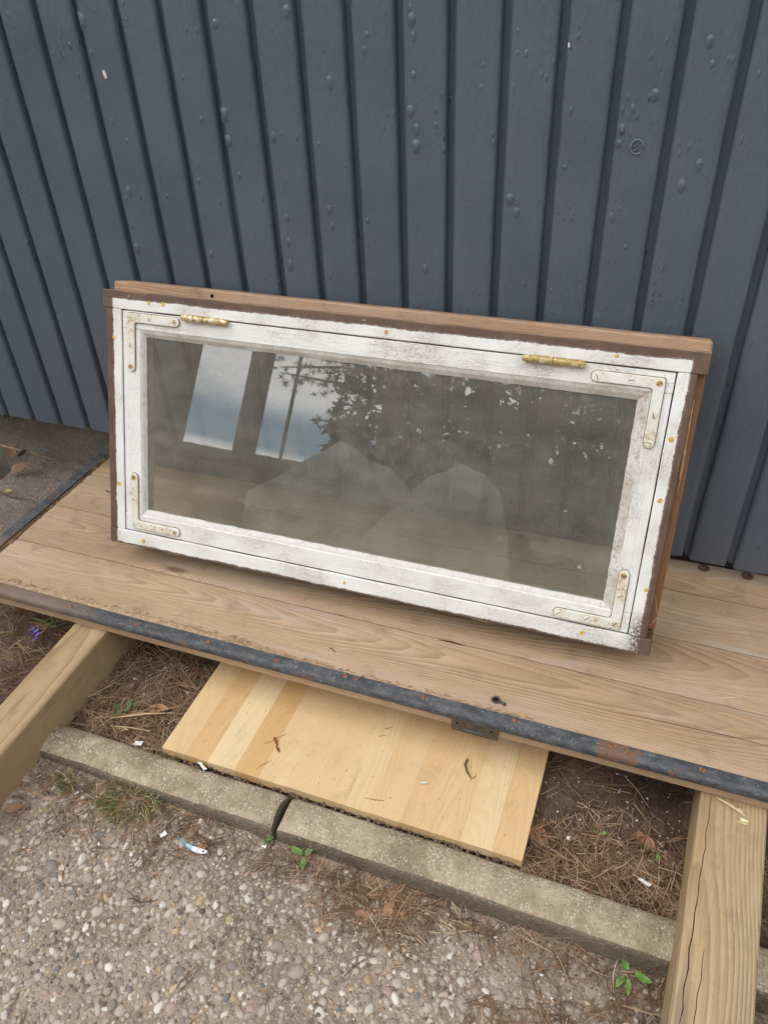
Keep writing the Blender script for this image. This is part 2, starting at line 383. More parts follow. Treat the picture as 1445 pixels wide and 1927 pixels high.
def mat_glass():
    m = M('dusty_window_glass'); v = m.co; x, y, z = m.xyz(v)
    t = m.t; t.nodes.remove(m.b)
    tr = m.n('ShaderNodeBsdfTransparent'); tr.inputs[0].default_value = (.86, .87, .83, 1)
    gl = m.n('ShaderNodeBsdfGlossy'); gl.inputs['Roughness'].default_value = .012; gl.inputs[0].default_value = (1, 1, 1, 1)
    df = m.n('ShaderNodeBsdfDiffuse')
    f = m.noise(v, 14., 5., .65); g = m.noise(m.scale(v, (260., 260., 420.)), 1., 4., .7)
    df.inputs[0].default_value = (.49, .445, .375, 1)
    fine = m.ramp(g, .42, .74, .65, 1.45)
    spk = m.ramp(m.noise(v, 700., 1., .5), .77, .8)
    wipe = m.noise(m.vm('ADD', m.scale(v, (2., 2., 26.)), m.scale(m.comb(f, f, f), (2., 2., 2.))), 1., 4., .6)
    dust = m.math('MULTIPLY', m.ramp(f, .32, .72, .140, .230), fine)
    dust = m.math('MULTIPLY', dust, m.ramp(wipe, .3, .7, .75, 1.3))
    edge = m.math('MINIMUM', m.math('MINIMUM', m.math('SUBTRACT', x, .0655), m.math('SUBTRACT', .964, x)), m.math('MINIMUM', m.math('SUBTRACT', -.067, z), m.math('ADD', z, .411)))
    dust = m.math('ADD', dust, m.math('MULTIPLY', m.ramp(edge, .0, .05, 1., 0.), .035))
    dust = m.math('MAXIMUM', dust, m.math('MULTIPLY', spk, .22), clamp=True)
    lw = m.n('ShaderNodeLayerWeight'); lw.inputs[0].default_value = .5      # same reflectance from either side of the pane
    frv = m.math('MULTIPLY_ADD', m.math('POWER', lw.outputs['Facing'], 5.0), .85, .115)
    a = m.n('ShaderNodeMixShader'); b = m.n('ShaderNodeMixShader')
    L = t.links.new
    L(frv, a.inputs[0]); L(tr.outputs[0], a.inputs[1]); L(gl.outputs[0], a.inputs[2])
    L(dust, b.inputs[0]); L(a.outputs[0], b.inputs[1]); L(df.outputs[0], b.inputs[2])
    L(b.outputs[0], m.out.inputs[0])
    return m.m

def deck_extra(m, v, col):
    x, y, z = m.xyz(v)
    bl = m.ramp(m.noise(m.scale(v, (3.2, 22., 22.)), 1., 5., .7), .56, .70)
    col = m.mix(m.math('MULTIPLY', bl, .42), col, (.50, .43, .38))
    sc_ = m.ramp(m.noise(m.scale(m.comb(m.math('MULTIPLY_ADD', y, .5, x), m.math('MULTIPLY_ADD', x, -.4, y), z), (9., 330., 200.)), 1., 1., .4), .775, .79)
    col = m.mix(m.math('MULTIPLY', sc_, .6), col, (.66, .62, .57))
    return col
def pine_extra(m, v, col):
    st = m.ramp(m.noise(m.scale(v, (3., 9., 9.)), 1., 5., .65), .58, .78)
    return m.mix(m.math('MULTIPLY', st, .5), col, (.44, .27, .13))
W_WALL = mat_wall()
W_DECK = wood('weathered_door_pine', (.185, .100, .046), (.435, .285, .165), (.56, .405, .262), 'X', 330., .045, .030, .05, 1.7, .72, .72, .0007, .16, .8, .24, .6, deck_extra, .5)
W_BEAM = wood('greenish_treated_timber', (.150, .088, .040), (.40, .275, .145), (.49, .36, .20), 'Y', 300., .030, .012, (-.045, -.034), 1.5, .85, .75, .0012, .08, .0, .12, .5, None, .35, 1.0)
W_BEAMFLAT = wood('smooth_treated_timber', (.165, .098, .045), (.385, .262, .138), (.47, .34, .19), 'Y', 260., .045, .02, .022, 1.7, .62, .75, .0009, .08, .0, .12, .6, None, .35, 1.2)
W_PINE = wood('fresh_varnished_pine', (.48, .25, .088), (.65, .425, .190), (.77, .61, .375), 'Y', 270., .05, .05, .05, 1.5, .85, .42, .0002, .70, .8, .0, .34, pine_extra, .15, .8)
W_BOX = wood('bare_orange_frame_wood', (.19, .09, .042), (.39, .235, .135), (.50, .345, .225), 'X', 420., .03, .03, .03, 2.0, .6, .75, .0007, .12, .0, .3, .8)
W_BOXD = wood('shade_darkened_box_wood', (.06, .03, .016), (.13, .07, .035), (.18, .10, .05), 'X', 420., .03, .03, .03, 2.0, .6, .8, .0007, .12)  # box wood coloured darker to deepen the shadow under the window
W_BOXZ = wood('bare_dark_frame_wood', (.12, .05, .022), (.26, .125, .058), (.38, .20, .095), 'Z', 420., .03, .03, .03, 2.0, .6, .75, .0007, .12, .0, .15, .9)
W_SPLIT = flat('raw_split_wood', (.58, .37, .18), .8, .2, .25, 90.)
W_SASHX, W_SASHZ = mat_sash('X'), mat_sash('Z')
W_FRX, W_FRZ = mat_frame('X'), mat_frame('Z')
W_PUT = mat_putty(True); W_PUTW = mat_putty(False)
W_IRON = mat_bracket(.62); W_BRASS = mat_brass()
W_NAIL = flat('yellow_filled_nail_head', (.62, .42, .10), .5, .4, .35, 300.)
W_STEEL = mat_steel(); W_RUST = flat('rusty_screw', (.20, .095, .055), .75, .3, .5, 400.)
W_SEAM = flat('rusty_paint_seam', (.24, .17, .10), .8, .2, .6, 260.)
W_DARKMET = flat('dark_lock_metal', (.085, .068, .055), .5, .4, .3, 90.)
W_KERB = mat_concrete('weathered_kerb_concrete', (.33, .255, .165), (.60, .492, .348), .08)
W_KERBSIDE = mat_concrete('darker_kerb_face', (.165, .130, .088), (.245, .198, .138), .3, .7, .2)  # front and ends toned darker than the top, with mossy blotches
W_PLINTH = mat_concrete('damp_plinth_concrete', (.145, .125, .108), (.225, .198, .170), .25, .6, .12)
W_SLAB = mat_concrete('rough_mortar', (.15, .118, .098), (.235, .19, .16), .0, .8, .3)
W_SOIL = mat_soil('dry_garden_soil', (.074, .046, .032), (.160, .105, .075))
W_EARTH = mat_soil('far_earth', (.075, .055, .035), (.12, .10, .06), .2)
W_PAVE = mat_paving(); W_PEB = tinted('pebble_stone', .6, .4, .14, 420.)
W_TINT = tinted('dry_plant_matter', .85, .2); W_LEAF = tinted('leaf', .65, .35, .06, 200.)
W_GLASS = mat_glass(); W_CHIP = flat('white_paint_chip', (.66, .635, .58), .6, .3, .1, 200.)
W_CRACK = flat('dark_crack', (.045, .026, .014), .9, .1, .3)
W_VOID = flat('dark_backing', (.012, .012, .013), .9, .1, .1)

# ---------------------------------------------------------------- ground
def gz(x, y):
    h = -.131 + .012 * fbm(x + 5, y, 7.) + .004 * fbm(x, y + 9, 31.)
    if y < -.165: h -= .012 * min(1, (-.165 - y) / .02)
    if -1.0 < x < .17 and y > 0.0: h -= .02 * min(1., y / .1)
    return h
def pz(x, y): return -.152 - .03 * max(-1.25, min(1.25, x))
def grid(x0, x1, y0, y1, nx, ny, fn):
    V = [(x0 + (x1 - x0) * i / nx, y0 + (y1 - y0) * j / ny, 0) for j in range(ny + 1) for i in range(nx + 1)]
    V = [(x, y, fn(x, y)) for x, y, _ in V]
    Fc = [(j * (nx + 1) + i, j * (nx + 1) + i + 1, (j + 1) * (nx + 1) + i + 1, (j + 1) * (nx + 1) + i) for j in range(ny) for i in range(nx)]
    return V, Fc
V, Fc = grid(-80, 80, -80, 80, 8, 8, lambda x, y: -.235)
kind(mesh('ground', V, Fc, W_EARTH), 'structure')
V, Fc = grid(-2.4, 1.6, -.243, .62, 400, 110, gz)
kind(mesh('soil_bed', V, Fc, W_SOIL, smooth=True), 'structure')
def pavez(x, y):
    near = math.exp(-max(0, -.30 - y) * 14)
    return pz(x, y) + .0022 * fbm(x, y, 26.) + near * .004 * fbm(x + 3, y, 12.)
V, Fc = grid(-4, 4, -4, -1.25, 60, 22, pz)
Vp, Fp = grid(-1.9, 1.4, -1.25, -.243, 330, 110, pavez)
b = Bag(); b.add(Vp, Fp)
paving = kind(b.build('paving', W_PAVE, None, True), 'structure')
kind(mesh('yard', [(x, y, z - .003) for x, y, z in V], Fc, W_PAVE), 'structure')

# pebbles set in the paving
PCOL = [((.29, .235, .18), 28), ((.22, .172, .132), 28), ((.37, .31, .245), 20), ((.48, .435, .365), 11), ((.155, .125, .10), 10), ((.095, .088, .082), 3), ((.36, .245, .13), 5), ((.26, .175, .135), 4)]
PBAG = [c for c, n in PCOL for _ in range(n)]
ico = bmesh.new(); bmesh.ops.create_icosphere(ico, subdivisions=2, radius=1.0)
IV2 = [v.co.copy() for v in ico.verts]; IF2 = [tuple(v.index for v in f.verts) for f in ico.faces]; ico.free()
ico = bmesh.new(); bmesh.ops.create_icosphere(ico, subdivisions=1, radius=1.0)
IV1 = [v.co.copy() for v in ico.verts]; IF1 = [tuple(v.index for v in f.verts) for f in ico.faces]; ico.free()
def half(IV, IF):
    keep = [i for i, v in enumerate(IV) if v.z > -.45]; mp_ = {k: n for n, k in enumerate(keep)}
    return [IV[i] for i in keep], [tuple(mp_[i] for i in f) for f in IF if all(i in mp_ for i in f)]
H2, H1 = half(IV2, IF2), half(IV1, IF1)
def pebble_shape(a, b_, h, rz, H, rng):
    s = rng.uniform(0, 50); ca, sa = math.cos(rz), math.sin(rz); out = []
    ang = rng.uniform(.2, .6)
    for v in H[0]:
        d = 1 + ang * noise.noise(v * 1.3 + Vector((s, s, s)))
        x, y, z = v.x * a * d, v.y * b_ * d, v.z * h * (1 + .3 * noise.noise(v * 1.7 - Vector((s, 0, s))))
        out.append(Vector((x * ca - y * sa, x * sa + y * ca, z)))
    return out
rng = random.Random(5)
cell = {}; pebs = []
def near_clear(x, y, r):
    ix, iy = int(x / .02), int(y / .02)
    for i in range(ix - 2, ix + 3):
        for j in range(iy - 2, iy + 3):
            for (px, py, pr) in cell.get((i, j), ()):
                if (px - x) ** 2 + (py - y) ** 2 < (pr + r) ** 2 * .66: return False
    return True
def in_view(x, y): return -1.0 < x < .30 and y > -.62 and (y > -.615 + .354 * (x + .69) - .05)
for k in range(80000):
    x, y = rng.uniform(-1.5, .9), rng.uniform(-1.05, -.25)
    if x < -1.0 or x > .2:
        if rng.random() < .35: continue
    edge = -.262 - .045 * (0.5 + fbm(x, 1.7, 6.)) - (.05 * max(0, 1 - abs(x + .72) / .22)) - .028 * max(0., 1 - abs(x + .23) / .1)
    if y > edge and rng.random() < .93: continue
    if fbm(x + 1.3, y + 2, 8.) < -.18 and rng.random() < .55: continue
    a = min(.0130, max(.0028, rng.lognormvariate(math.log(.0057), .36))); b_ = a * rng.uniform(.48, .9)
    if not near_clear(x, y, (a + b_) / 2): continue
    cell.setdefault((int(x / .02), int(y / .02)), []).append((x, y, (a + b_) / 2))
    pebs.append((a * b_, x, y, a, b_))
pebs.sort(key=lambda p: -(p[0] if in_view(p[1], p[2]) else 0))
stuff = Bag(); 
def peb_col(rng):
    c = rng.choice(PBAG); q = rng.uniform(1.0, 1.5); return (c[0] * q, c[1] * q, c[2] * q)
for i, (_, x, y, a, b_) in enumerate(pebs):
    z = pavez(x, y); h = b_ * rng.uniform(.4, .68); zz = z - h * rng.uniform(.0, .42)
    c = peb_col(rng)
    if i < 300:
        sv = pebble_shape(a, b_, h, rng.uniform(0, 6.3), H2, rng)
        o = mesh('pebble', sv, H2[1], W_PEB, paving, True, [c] * len(sv)); o.location = (x, y, zz)
    else:
        H = H2 if (in_view(x, y) and a > .0045) else H1
        stuff.add([v + Vector((x, y, zz)) for v in pebble_shape(a, b_, h, rng.uniform(0, 6.3), H, rng)], H[1], c)
kind(stuff.build('small_pebbles', W_PEB, paving, True), 'stuff')

# ---------------------------------------------------------------- kerb stones
def kerb(name, x0, x1, label, dz=0.0, dy=0.0):
    root = tag(None or bpy.data.objects.new(name, None), label, 'kerb stone', 'kerb stones in a row between bed and paving'); link(root)
    prof = [(-.1795, -.30), (-.1795, -.124), (-.1815, -.1125), (-.1865, -.1060), (-.1945, -.1022), (-.204, -.1003), (-.215, -.1000), (-.227, -.1015), (-.2365, -.1045), (-.2425, -.1075), (-.2455, -.1120), (-.2466, -.122), (-.2472, -.145), (-.248, -.165), (-.248, -.30)]
    n = 170; V = []; Fc = []; m = len(prof)
    for i in range(n + 1):
        x = x0 + (x1 - x0) * i / n
        e = min(i, n - i); er = max(0, 3 - e) / 3.0
        for j, (y, z) in enumerate(prof):
            c = Vector((x, y, z)); w = noise.noise_vector(c * 42) * .0013 + noise.noise_vector(c * 160) * .0007 + noise.noise_vector(Vector((x * 6, 7, y))) * .0022
            bow = -.004 * math.cos((y + .215) * 40) * (1 if i == n else -1 if i == 0 else 0)
            V.append((x + bow + w.x * .5, y + dy + w.y + (-.214 - y) * er * .035, z + dz + w.z - er * er * .003))
    for i in range(n):
        for j in range(m - 1):
            Fc.append((i * m + j, i * m + j + 1, (i + 1) * m + j + 1, (i + 1) * m + j))
    Fc.append(tuple(range(m))); Fc.append(tuple(n * m + j for j in range(m))[::-1])
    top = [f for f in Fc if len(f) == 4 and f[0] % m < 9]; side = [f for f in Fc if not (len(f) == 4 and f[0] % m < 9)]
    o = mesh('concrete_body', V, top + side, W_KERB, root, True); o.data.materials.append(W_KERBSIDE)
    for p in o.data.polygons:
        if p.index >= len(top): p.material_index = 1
    o.data.set_sharp_from_angle(angle=math.radians(38))
    for p in o.data.polygons[-2:]: p.use_smooth = False
    return root
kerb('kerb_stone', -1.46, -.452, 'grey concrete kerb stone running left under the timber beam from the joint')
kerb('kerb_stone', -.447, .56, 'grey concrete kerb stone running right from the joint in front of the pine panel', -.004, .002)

# ---------------------------------------------------------------- house wall
WR = Matrix(((.99983767, -.01716774, .00546917), (.01718428, .99984787, -.00299122), (-.00541699, .00308472, .99998057)))
wall = thing('house_wall', 'house wall of vertical slate grey painted boards with dark grooves', 'wall', (0, .428, 0), WR)
G0, GP = -1.30044, .0775913
BL = [(-.617, .917, 1.5), (-.426, .907, 1.5), (-.422, .741, 1.9), (-.421, .765, 1.2), (-.43, .789, 1.4), (-.978, .907, 1.5), (-.973, .542, 1.5), (-.962, .645, 1.7), (-.557, .826, 1.6), (-.656, .578, 1.2), (-.654, .619, 1.2), (-.657, .537, 1.4), (-.273, .672, 1.6), (-.262, .653, 1.4), (-.085, .818, 1.5), (-.012, .733, 1.2), (-.03, .704, 1.5), (-.748, .777, 1.6), (-.745, .737, 1.4), (-.662, .746, 1.3), (-.974, .862, .8), (-.983, .858, .8), (-.971, .583, .8), (-.424, .838, 1.0), (-.424, .885, 1.0), (-.696, .651, .9), (-.574, .637, 1.2), (-.571, .611, .9), (-.738, .902, 1.2), (-.499, .868, .9), (-.122, .774, 1.2), (-.123, .756, 1.0), (-.111, .801, 1.0), (-.12, .654, 1.1), (-.409, .551, 1.2), (-.815, .544, .9), (-.028, .881, 1.3), (-.494, .888, .8), (-.964, .759, .8), (-.942, .73, .7), (-.262, .866, .8), (-.02, .856, .9), (-.81, .829, .8), (-.789, .768, .9), (-.814, .671, .8), (-.734, .684, .9), (-.583, .739, .7), (-.391, .772, .7)]
def bottom(x): return min(.103, .0465 - .049 * x)
TOPZ = 2.7
def plank(i):
    x0 = G0 + GP * i; x1 = x0 + GP; s = i * 3.7
    zb = bottom((x0 + x1) / 2) + R.uniform(-.002, .002)
    prof = [(.0, .0164), (.0052, .0162), (.0056, .0090), (.0064, .0052), (.0080, .0025), (.0104, .0008), (.0140, .0), (.026, -.0003), (.042, -.0003), (.060, -.0002), (.0668, .0001), (.0696, .0013), (.0710, .0042), (.0716, .0100), (.0718, .0162), (GP, .0164)]
    zs = [zb + (1.06 - zb) * k / 90 for k in range(91)] + [1.5, 2.0, TOPZ]
    V, Fc = [], []; m = len(prof)
    for z in zs:
        for j, (x, y) in enumerate(prof):
            wob = .0007 * noise.noise(Vector((s, z * 14, j * .2))) + .0004 * noise.noise(Vector((s, z * 60, j * .7)))
            jag = .0035 * noise.noise(Vector((x * 160, s, 2.))) if z == zb else 0
            V.append((x0 + x + (wob if 1 < j < 14 else 0), y + .0005 * noise.noise(Vector((x * 40, s, z * 6))), z + jag))
    for a in range(len(zs) - 1):
        for j in range(m - 1):
            Fc.append((a * m + j, a * m + j + 1, (a + 1) * m + j + 1, (a + 1) * m + j))
    o0 = len(V); 
    for j, (x, y) in enumerate(prof): V.append((x0 + x, .024, zb))
    for j in range(m - 1): Fc.append((j + 1, j, o0 + j, o0 + j + 1))
    nf = len(Fc)
    def blister(cx, cz, w, hgt, tall, drip):
        o = len(V); nx, nz = 8, 10
        for b_ in range(nz + 1):
            for a in range(nx + 1):
                u, v = (a / nx * 2 - 1), (b_ / nz * 2 - 1)
                rr_ = math.hypot(u, v * (1 + .25 * drip * v)); t = max(0, 1 - rr_); e = t * t * (3 - 2 * t)
                e = min(1, e * 1.55)
                V.append((cx + u * w, -.0001 - hgt * e + (.0012 if rr_ > .98 else 0), cz + v * w * tall))
        for b_ in range(nz):
            for a in range(nx):
                q = o + b_ * (nx + 1) + a; Fc.append((q, q + 1, q + nx + 2, q + nx + 1))
    for (bx, bz, sz) in BL:
        if x0 + .008 < bx < x1 - .004: blister(min(max(bx, x0 + .013), x1 - .012), bz, .0047 * sz, .0017 * sz, R.uniform(1.3, 2.0), R.uniform(.2, .9))
    if -1.9 < x0 < .5:
        for k in range(R.randint(6, 17)):
            bx = x0 + R.choice((R.uniform(.014, .030), R.uniform(.016, .064))); bz = R.uniform(zb + .06, 1.0)
            blister(bx, bz, R.choice((R.uniform(.0012, .0022), R.uniform(.0016, .0034))), R.uniform(.0004, .0012), R.uniform(1.1, 3.0), R.uniform(-.5, .9))
    o = mesh('board', V, Fc, W_WALL, wall, True)
    o.data.set_sharp_from_angle(angle=math.radians(50))
    return o
for i in range(-14, 38): plank(i)
box('backing', G0 - 14 * GP, G0 + 38 * GP, .026, .10, .12, TOPZ, W_VOID, wall, 0)
# concrete plinth under the boards (touching the back of the old door)
def plinth():
    V, Fc = [], []; nx, nz = 180, 22
    inv = (Matrix.Translation((0, .428, 0)) @ WR.to_4x4()).inverted()
    for j in range(nz + 2):
        for i in range(nx + 1):
            x = -2.4 + 4.1 * i / nx
            if j <= nz:
                z = -.26 + (.372 + .0) * j / nz; y = .461 + .0125 * (x + 1.23)
                z = min(z, bottom(x) + .012)
                y += .035 * max(0., min(1., (x + .45) / .2)) + .004 * fbm(x, z * 1.5, 14.) + .002 * fbm(x, z, 60.)
                if z > bottom(x) - .01: y -= .004
            else: y, z = .56, bottom(x) + .012
            V.append(inv @ Vector((x, y, z)))
    for j in range(nz + 1):
        for i in range(nx): q = j * (nx + 1) + i; Fc.append((q, q + 1, q + nx + 2, q + nx + 1))
    return mesh('plinth', V, Fc, W_PLINTH, wall, True)
plinth()
def chipmark(name, x, z, pts, mat, y=-.0012, th=.0009):
    n = len(pts); V = [(x + a, y - th, z + b_) for a, b_ in pts] + [(x + a, y + .001, z + b_) for a, b_ in pts]
    Fc = [tuple(range(n))[::-1]] + [(i, (i + 1) % n, n + (i + 1) % n, n + i) for i in range(n)]
    return mesh(name, V, Fc, mat, wall)
chipmark('bare_patch', -.957, .831, [(-.003, .006), (.0005, .0065), (.0028, .002), (.0038, -.005), (.001, -.0065), (-.002, -.002)], flat('bare_primer', (.62, .58, .52), .8))
chipmark('paint_speck', -.205, .876, [(-.0014, .003), (.001, .003), (.0016, -.002), (-.001, -.003)], W_CHIP)
bm = bmesh.new()
Vr, Fr = tube([(-.0984 + .0085 * math.cos(t), -.0015, .7531 + .0095 * math.sin(t)) for t in [2 * math.pi * k / 22 for k in range(20)]], .0011, 5)
bm.free(); mesh('peeled_ring', Vr, Fr, flat('pale_paint_edge', (.19, .205, .225), .5), wall, True)
Vr, Fr = tube([(-.1035, -.001, .752), (-.100, -.0022, .756), (-.099, -.0022, .750), (-.102, -.0015, .748)], .0012, 5)
mesh('peeled_flake', Vr, Fr, flat('pale_paint_flake', (.21, .225, .245), .45), wall, True)

# rough mortar pad at the left end of the door
V, Fc = grid(-1.52, -1.262, .16, .468, 56, 64, lambda x, y: -.044 + .006 * fbm(x, y, 13.) + .003 * fbm(x, y, 60.) - .02 * max(0, (.23 - y) / .07) - .05 * max(0., (-1.485 - x) / .035))
pad = tag(mesh('mortar_pad', V, Fc, W_SLAB, None, True), 'rough grey mortar pad against the plinth left of the old door', 'mortar pad')
bm = bmesh.new(); bm.from_mesh(pad.data)
ex = bmesh.ops.extrude_edge_only(bm, edges=[e for e in bm.edges if e.is_boundary])
for v in ex['geom']:
    if isinstance(v, bmesh.types.BMVert): v.co.z = -.15
bm.to_mesh(pad.data); bm.free()

# ---------------------------------------------------------------- old door laid flat as a deck
door = thing('old_door', 'old wooden door laid flat as a platform with dark steel edging', 'door')
seams = [0.0, .128, .2541, .3792]
def back_y(x): return .456 + .0122 * (x + 1.233)
for k in range(4):
    y0 = seams[k] + (.0010 if k else .0002); bm = bmesh.new()
    y1 = seams[k + 1] - .0010 if k < 3 else .47
    add_box(bm, -1.2325 + R.uniform(-.001, .001), .95, y0, y1, -.033, 0.0 - R.uniform(0, .0006), .0016, 2)
    for q in range(1, 60):
        bmesh.ops.bisect_plane(bm, geom=bm.verts[:] + bm.edges[:] + bm.faces[:], plane_co=(-1.2325 + 2.18 * q / 60, 0, 0), plane_no=(1, 0, 0))
    for v in bm.verts:
        n = noise.noise_vector(Vector((v.co.x * 9, v.co.y * 20 + k * 5, 1.)))
        v.co.z += n.z * .0005; v.co.y += n.y * .0006
        if k == 3 and v.co.y > .44: v.co.y += back_y(v.co.x) - .47
    bobj('deck_board', bm, W_DECK, door)
box('core_board', -1.225, .945, -.0165, .44, -.0345, -.0332, W_DECK, door, 0)
box('front_edge', -1.236, .95, -.0185, -.0006, -.0335, -.0030, W_DECK, door, .001)
def strip(name, prof, path_axis, a0, a1, n, off=lambda t: 0.0, th=.002, amp=.0004):
    V, Fc = [], []; m = len(prof); full = prof + [(p + 0.0, q - th) for p, q in prof[::-1]]; mm = len(full)
    for i in range(n + 1):
        a = a0 + (a1 - a0) * i / n
        for j, (p, z) in enumerate(full):
            w = noise.noise_vector(Vector((a * 16, p * 30, 4.))) * amp
            c = (a, p + off(a) + w.x, z + w.y)
            V.append(c if path_axis == 0 else (c[1], c[0], c[2]))
    for i in range(n):
        for j in range(mm):
            Fc.append((i * mm + j, i * mm + (j + 1) % mm, (i + 1) * mm + (j + 1) % mm, (i + 1) * mm + j))
    Fc.append(tuple(range(mm))); Fc.append(tuple(n * mm + j for j in range(mm))[::-1])
    return mesh(name, V, Fc, W_STEEL, door, True)
st = strip('steel_edging', [(.0005, .0032), (-.004, .0036), (-.014, .0034), (-.0195, .0024), (-.0228, -.0002), (-.0242, -.0045), (-.0244, -.0085)], 0, -1.27, .95, 160, lambda a: 0.0028 * max(0, -(a + .75)) )
st.data.set_sharp_from_angle(angle=math.radians(55))
st2 = strip('steel_edging', [(-1.2385, .0030), (-1.2475, .0036), (-1.2600, .0032), (-1.2660, .0012), (-1.2680, -.004), (-1.2682, -.014)], 1, -.006, .468, 60, lambda a: -.016 * max(0, .45 - a))
st2.data.set_sharp_from_angle(angle=math.radians(55))
box('end_edge', -1.262, -1.2465, .0, .455, -.0335, -.0030, W_DECK, door, .001)
def disc(name, c, r, h, mat, parent, seg=14, slot=None, nrm='Z'):
    V, Fc = [], []
    rings = [(r, 0.0), (r, h * .6), (r * .86, h), (0.0, h * 1.02)]
    for (q, z) in rings[:3]:
        for k in range(seg):
            t = 2 * math.pi * k / seg; V.append((q * math.cos(t), q * math.sin(t), z))
    V.append((0, 0, h))
    for a in range(2):
        for k in range(seg): Fc.append((a * seg + k, a * seg + (k + 1) % seg, (a + 1) * seg + (k + 1) % seg, (a + 1) * seg + k))
    for k in range(seg): Fc.append((2 * seg + k, 2 * seg + (k + 1) % seg, 3 * seg))
    if nrm == 'Y': V = [(x, -z, y) for x, y, z in V]
    o = mesh(name, [Vector(v) + Vector(c) for v in V], Fc, mat, parent)
    return o
for sx, sy in ((-.543, -.0115), (-.416, -.0075), (-.278, -.0075), (-.1255, -.0075), (.022, -.008), (.155, -.008), (-.68, -.0115), (-.83, -.0115), (-.98, -.0115)):
    disc('screw', (sx, sy, .0030), .0048, .0012, W_RUST, door)
for sy in (.06, .17, .29, .40): disc('screw', (-1.2500 - .016 * (.45 - sy), sy, .0032), .004, .0010, W_RUST, door)
for pts, r in (([(.012, .0595), (.055, .0640), (.12, .0665), (.19, .0700), (.26, .0690)], .0007), ([(-.292, .1240), (-.27, .1262), (-.245, .1245)], .0020), ([(-.44, .052), (-.33, .0560), (-.20, .0585)], .0004)):
    n = len(pts); V, Fc = tube([(x, y, .0001) for x, y in pts], [r * (.3 if k in (0, n - 1) else 1) for k in range(n)], 4, .4); mesh('split', V, Fc, W_CRACK, door)
# torn filler and splinters along the steel
b = Bag(); rg = random.Random(3)
for k in range(700):
    x = rg.choice((rg.uniform(-1.22, -.45), rg.uniform(-1.0, -.55), rg.uniform(-1.0, -.55), rg.uniform(-1.22, -.1)))
    y = .004 + abs(rg.gauss(0, .0035)) + (.010 * max(0, -(x + .75)) if x < -.75 else 0)
    if x < -.6: y += rg.uniform(0, .009) * (1 if noise.noise(Vector((x * 22, 0, 0))) > -.1 else .1)
    l, w = rg.uniform(.002, .010), rg.uniform(.0006, .0022); t = rg.gauss(0, .35)
    a = Vector((math.cos(t), math.sin(t), rg.uniform(-.1, .25))) * l; c = Vector((-math.sin(t), math.cos(t), 0)) * w
    p = Vector((x, y, .0004)); h = Vector((0, 0, rg.uniform(.0008, .0026)))
    q = rg.uniform(.7, 1.15)
    b.add([p - a - c, p - a + c * .3, p + a, p + a * .2 + c + h, p - a * .3 - c * .6 + h], [(0, 1, 3, 4), (0, 4, 2), (4, 3, 2), (1, 2, 3)], (.42 * q, .29 * q, .175 * q))
kind(b.build('torn_wood_edge', W_TINT, door), 'stuff')
V = []; n = 90; Fc = []
for i in range(n + 1):
    x = -1.235 + .80 * i / n; w = .012 + .010 * noise.noise(Vector((x * 18, 3, 0))) + .006 * noise.noise(Vector((x * 70, 3, 0)))
    w *= max(.15, min(1, (-.5 - x) / .25)); base = .0025 + .0028 * max(0, -(x + .75))
    V += [(x, base - .002, .0026), (x, base + w * .55, .0022 + .0012 * noise.noise(Vector((x * 50, 1, 0)))), (x, base + w, -.0004)]
for i in range(n):
    for j in range(2): Fc.append((3 * i + j, 3 * i + j + 1, 3 * i + j + 4, 3 * i + j + 3))
mesh('filler_ridge', V, Fc, flat('tan_wood_filler', (.43, .30, .19), .85, .2, .3, 160.), door, True)
# black gap with frayed fibres beside the left strip
b = Bag()
for k in range(60):
    y = rg.uniform(.02, .46); x = -1.2345 + rg.gauss(0, .001); l = rg.uniform(.006, .022)
    V, Fc = tube([(x, y, .001), (x + rg.uniform(-.003, .004), y + l * .5, .003), (x + rg.uniform(-.003, .005), y + l, .0015)], rg.uniform(.0006, .0018), 4)
    q = rg.uniform(.3, 1.0); b.add(V, Fc, (.36 * q, .23 * q, .12 * q))
kind(b.build('frayed_fibres', W_TINT, door), 'stuff')
# keyhole fitting and lock face plate
bm = bmesh.new()
V, Fc = tube([(-.164 + .0062 * math.cos(t), .025 + .0062 * math.sin(t), .0015) for t in [2 * math.pi * k / 18 for k in range(19)]], .0017, 6)
kh = mesh('keyhole_ring', V, Fc, W_DARKMET, door, True)
disc('keyhole_opening', (-.164, .025, .0002), .0052, .0004, W_VOID, door)
V, Fc = tube([(-.1585, .0240, .001), (-.152, .0215, .0025), (-.1475, .0195, .002)], [.0022, .0024, .0030], 7); mesh('keyhole_slot', V, Fc, W_DARKMET, door, True)
bm.free()
box('lock_plate', -.2245, -.1475, -.0228, -.0190, -.0405, -.0070, W_DARKMET, door, .0006)
disc('lock_hole', (-.215, -.0229, -.020), .0022, .0004, W_VOID, door, nrm='Y'); disc('lock_hole', (-.158, -.0229, -.020), .0022, .0004, W_VOID, door, nrm='Y')
box('lock_bolt', -.203, -.170, -.0250, -.0222, -.036, -.029, W_STEEL, door, .0008)
# half knots at the back edge of the last board
for kx in (.135, .213):
    disc('knot', (kx, .461, -.0003), .011, .0008, flat('dark_knot', (.14, .075, .04), .8, .2, .5, 140.), door, 16)

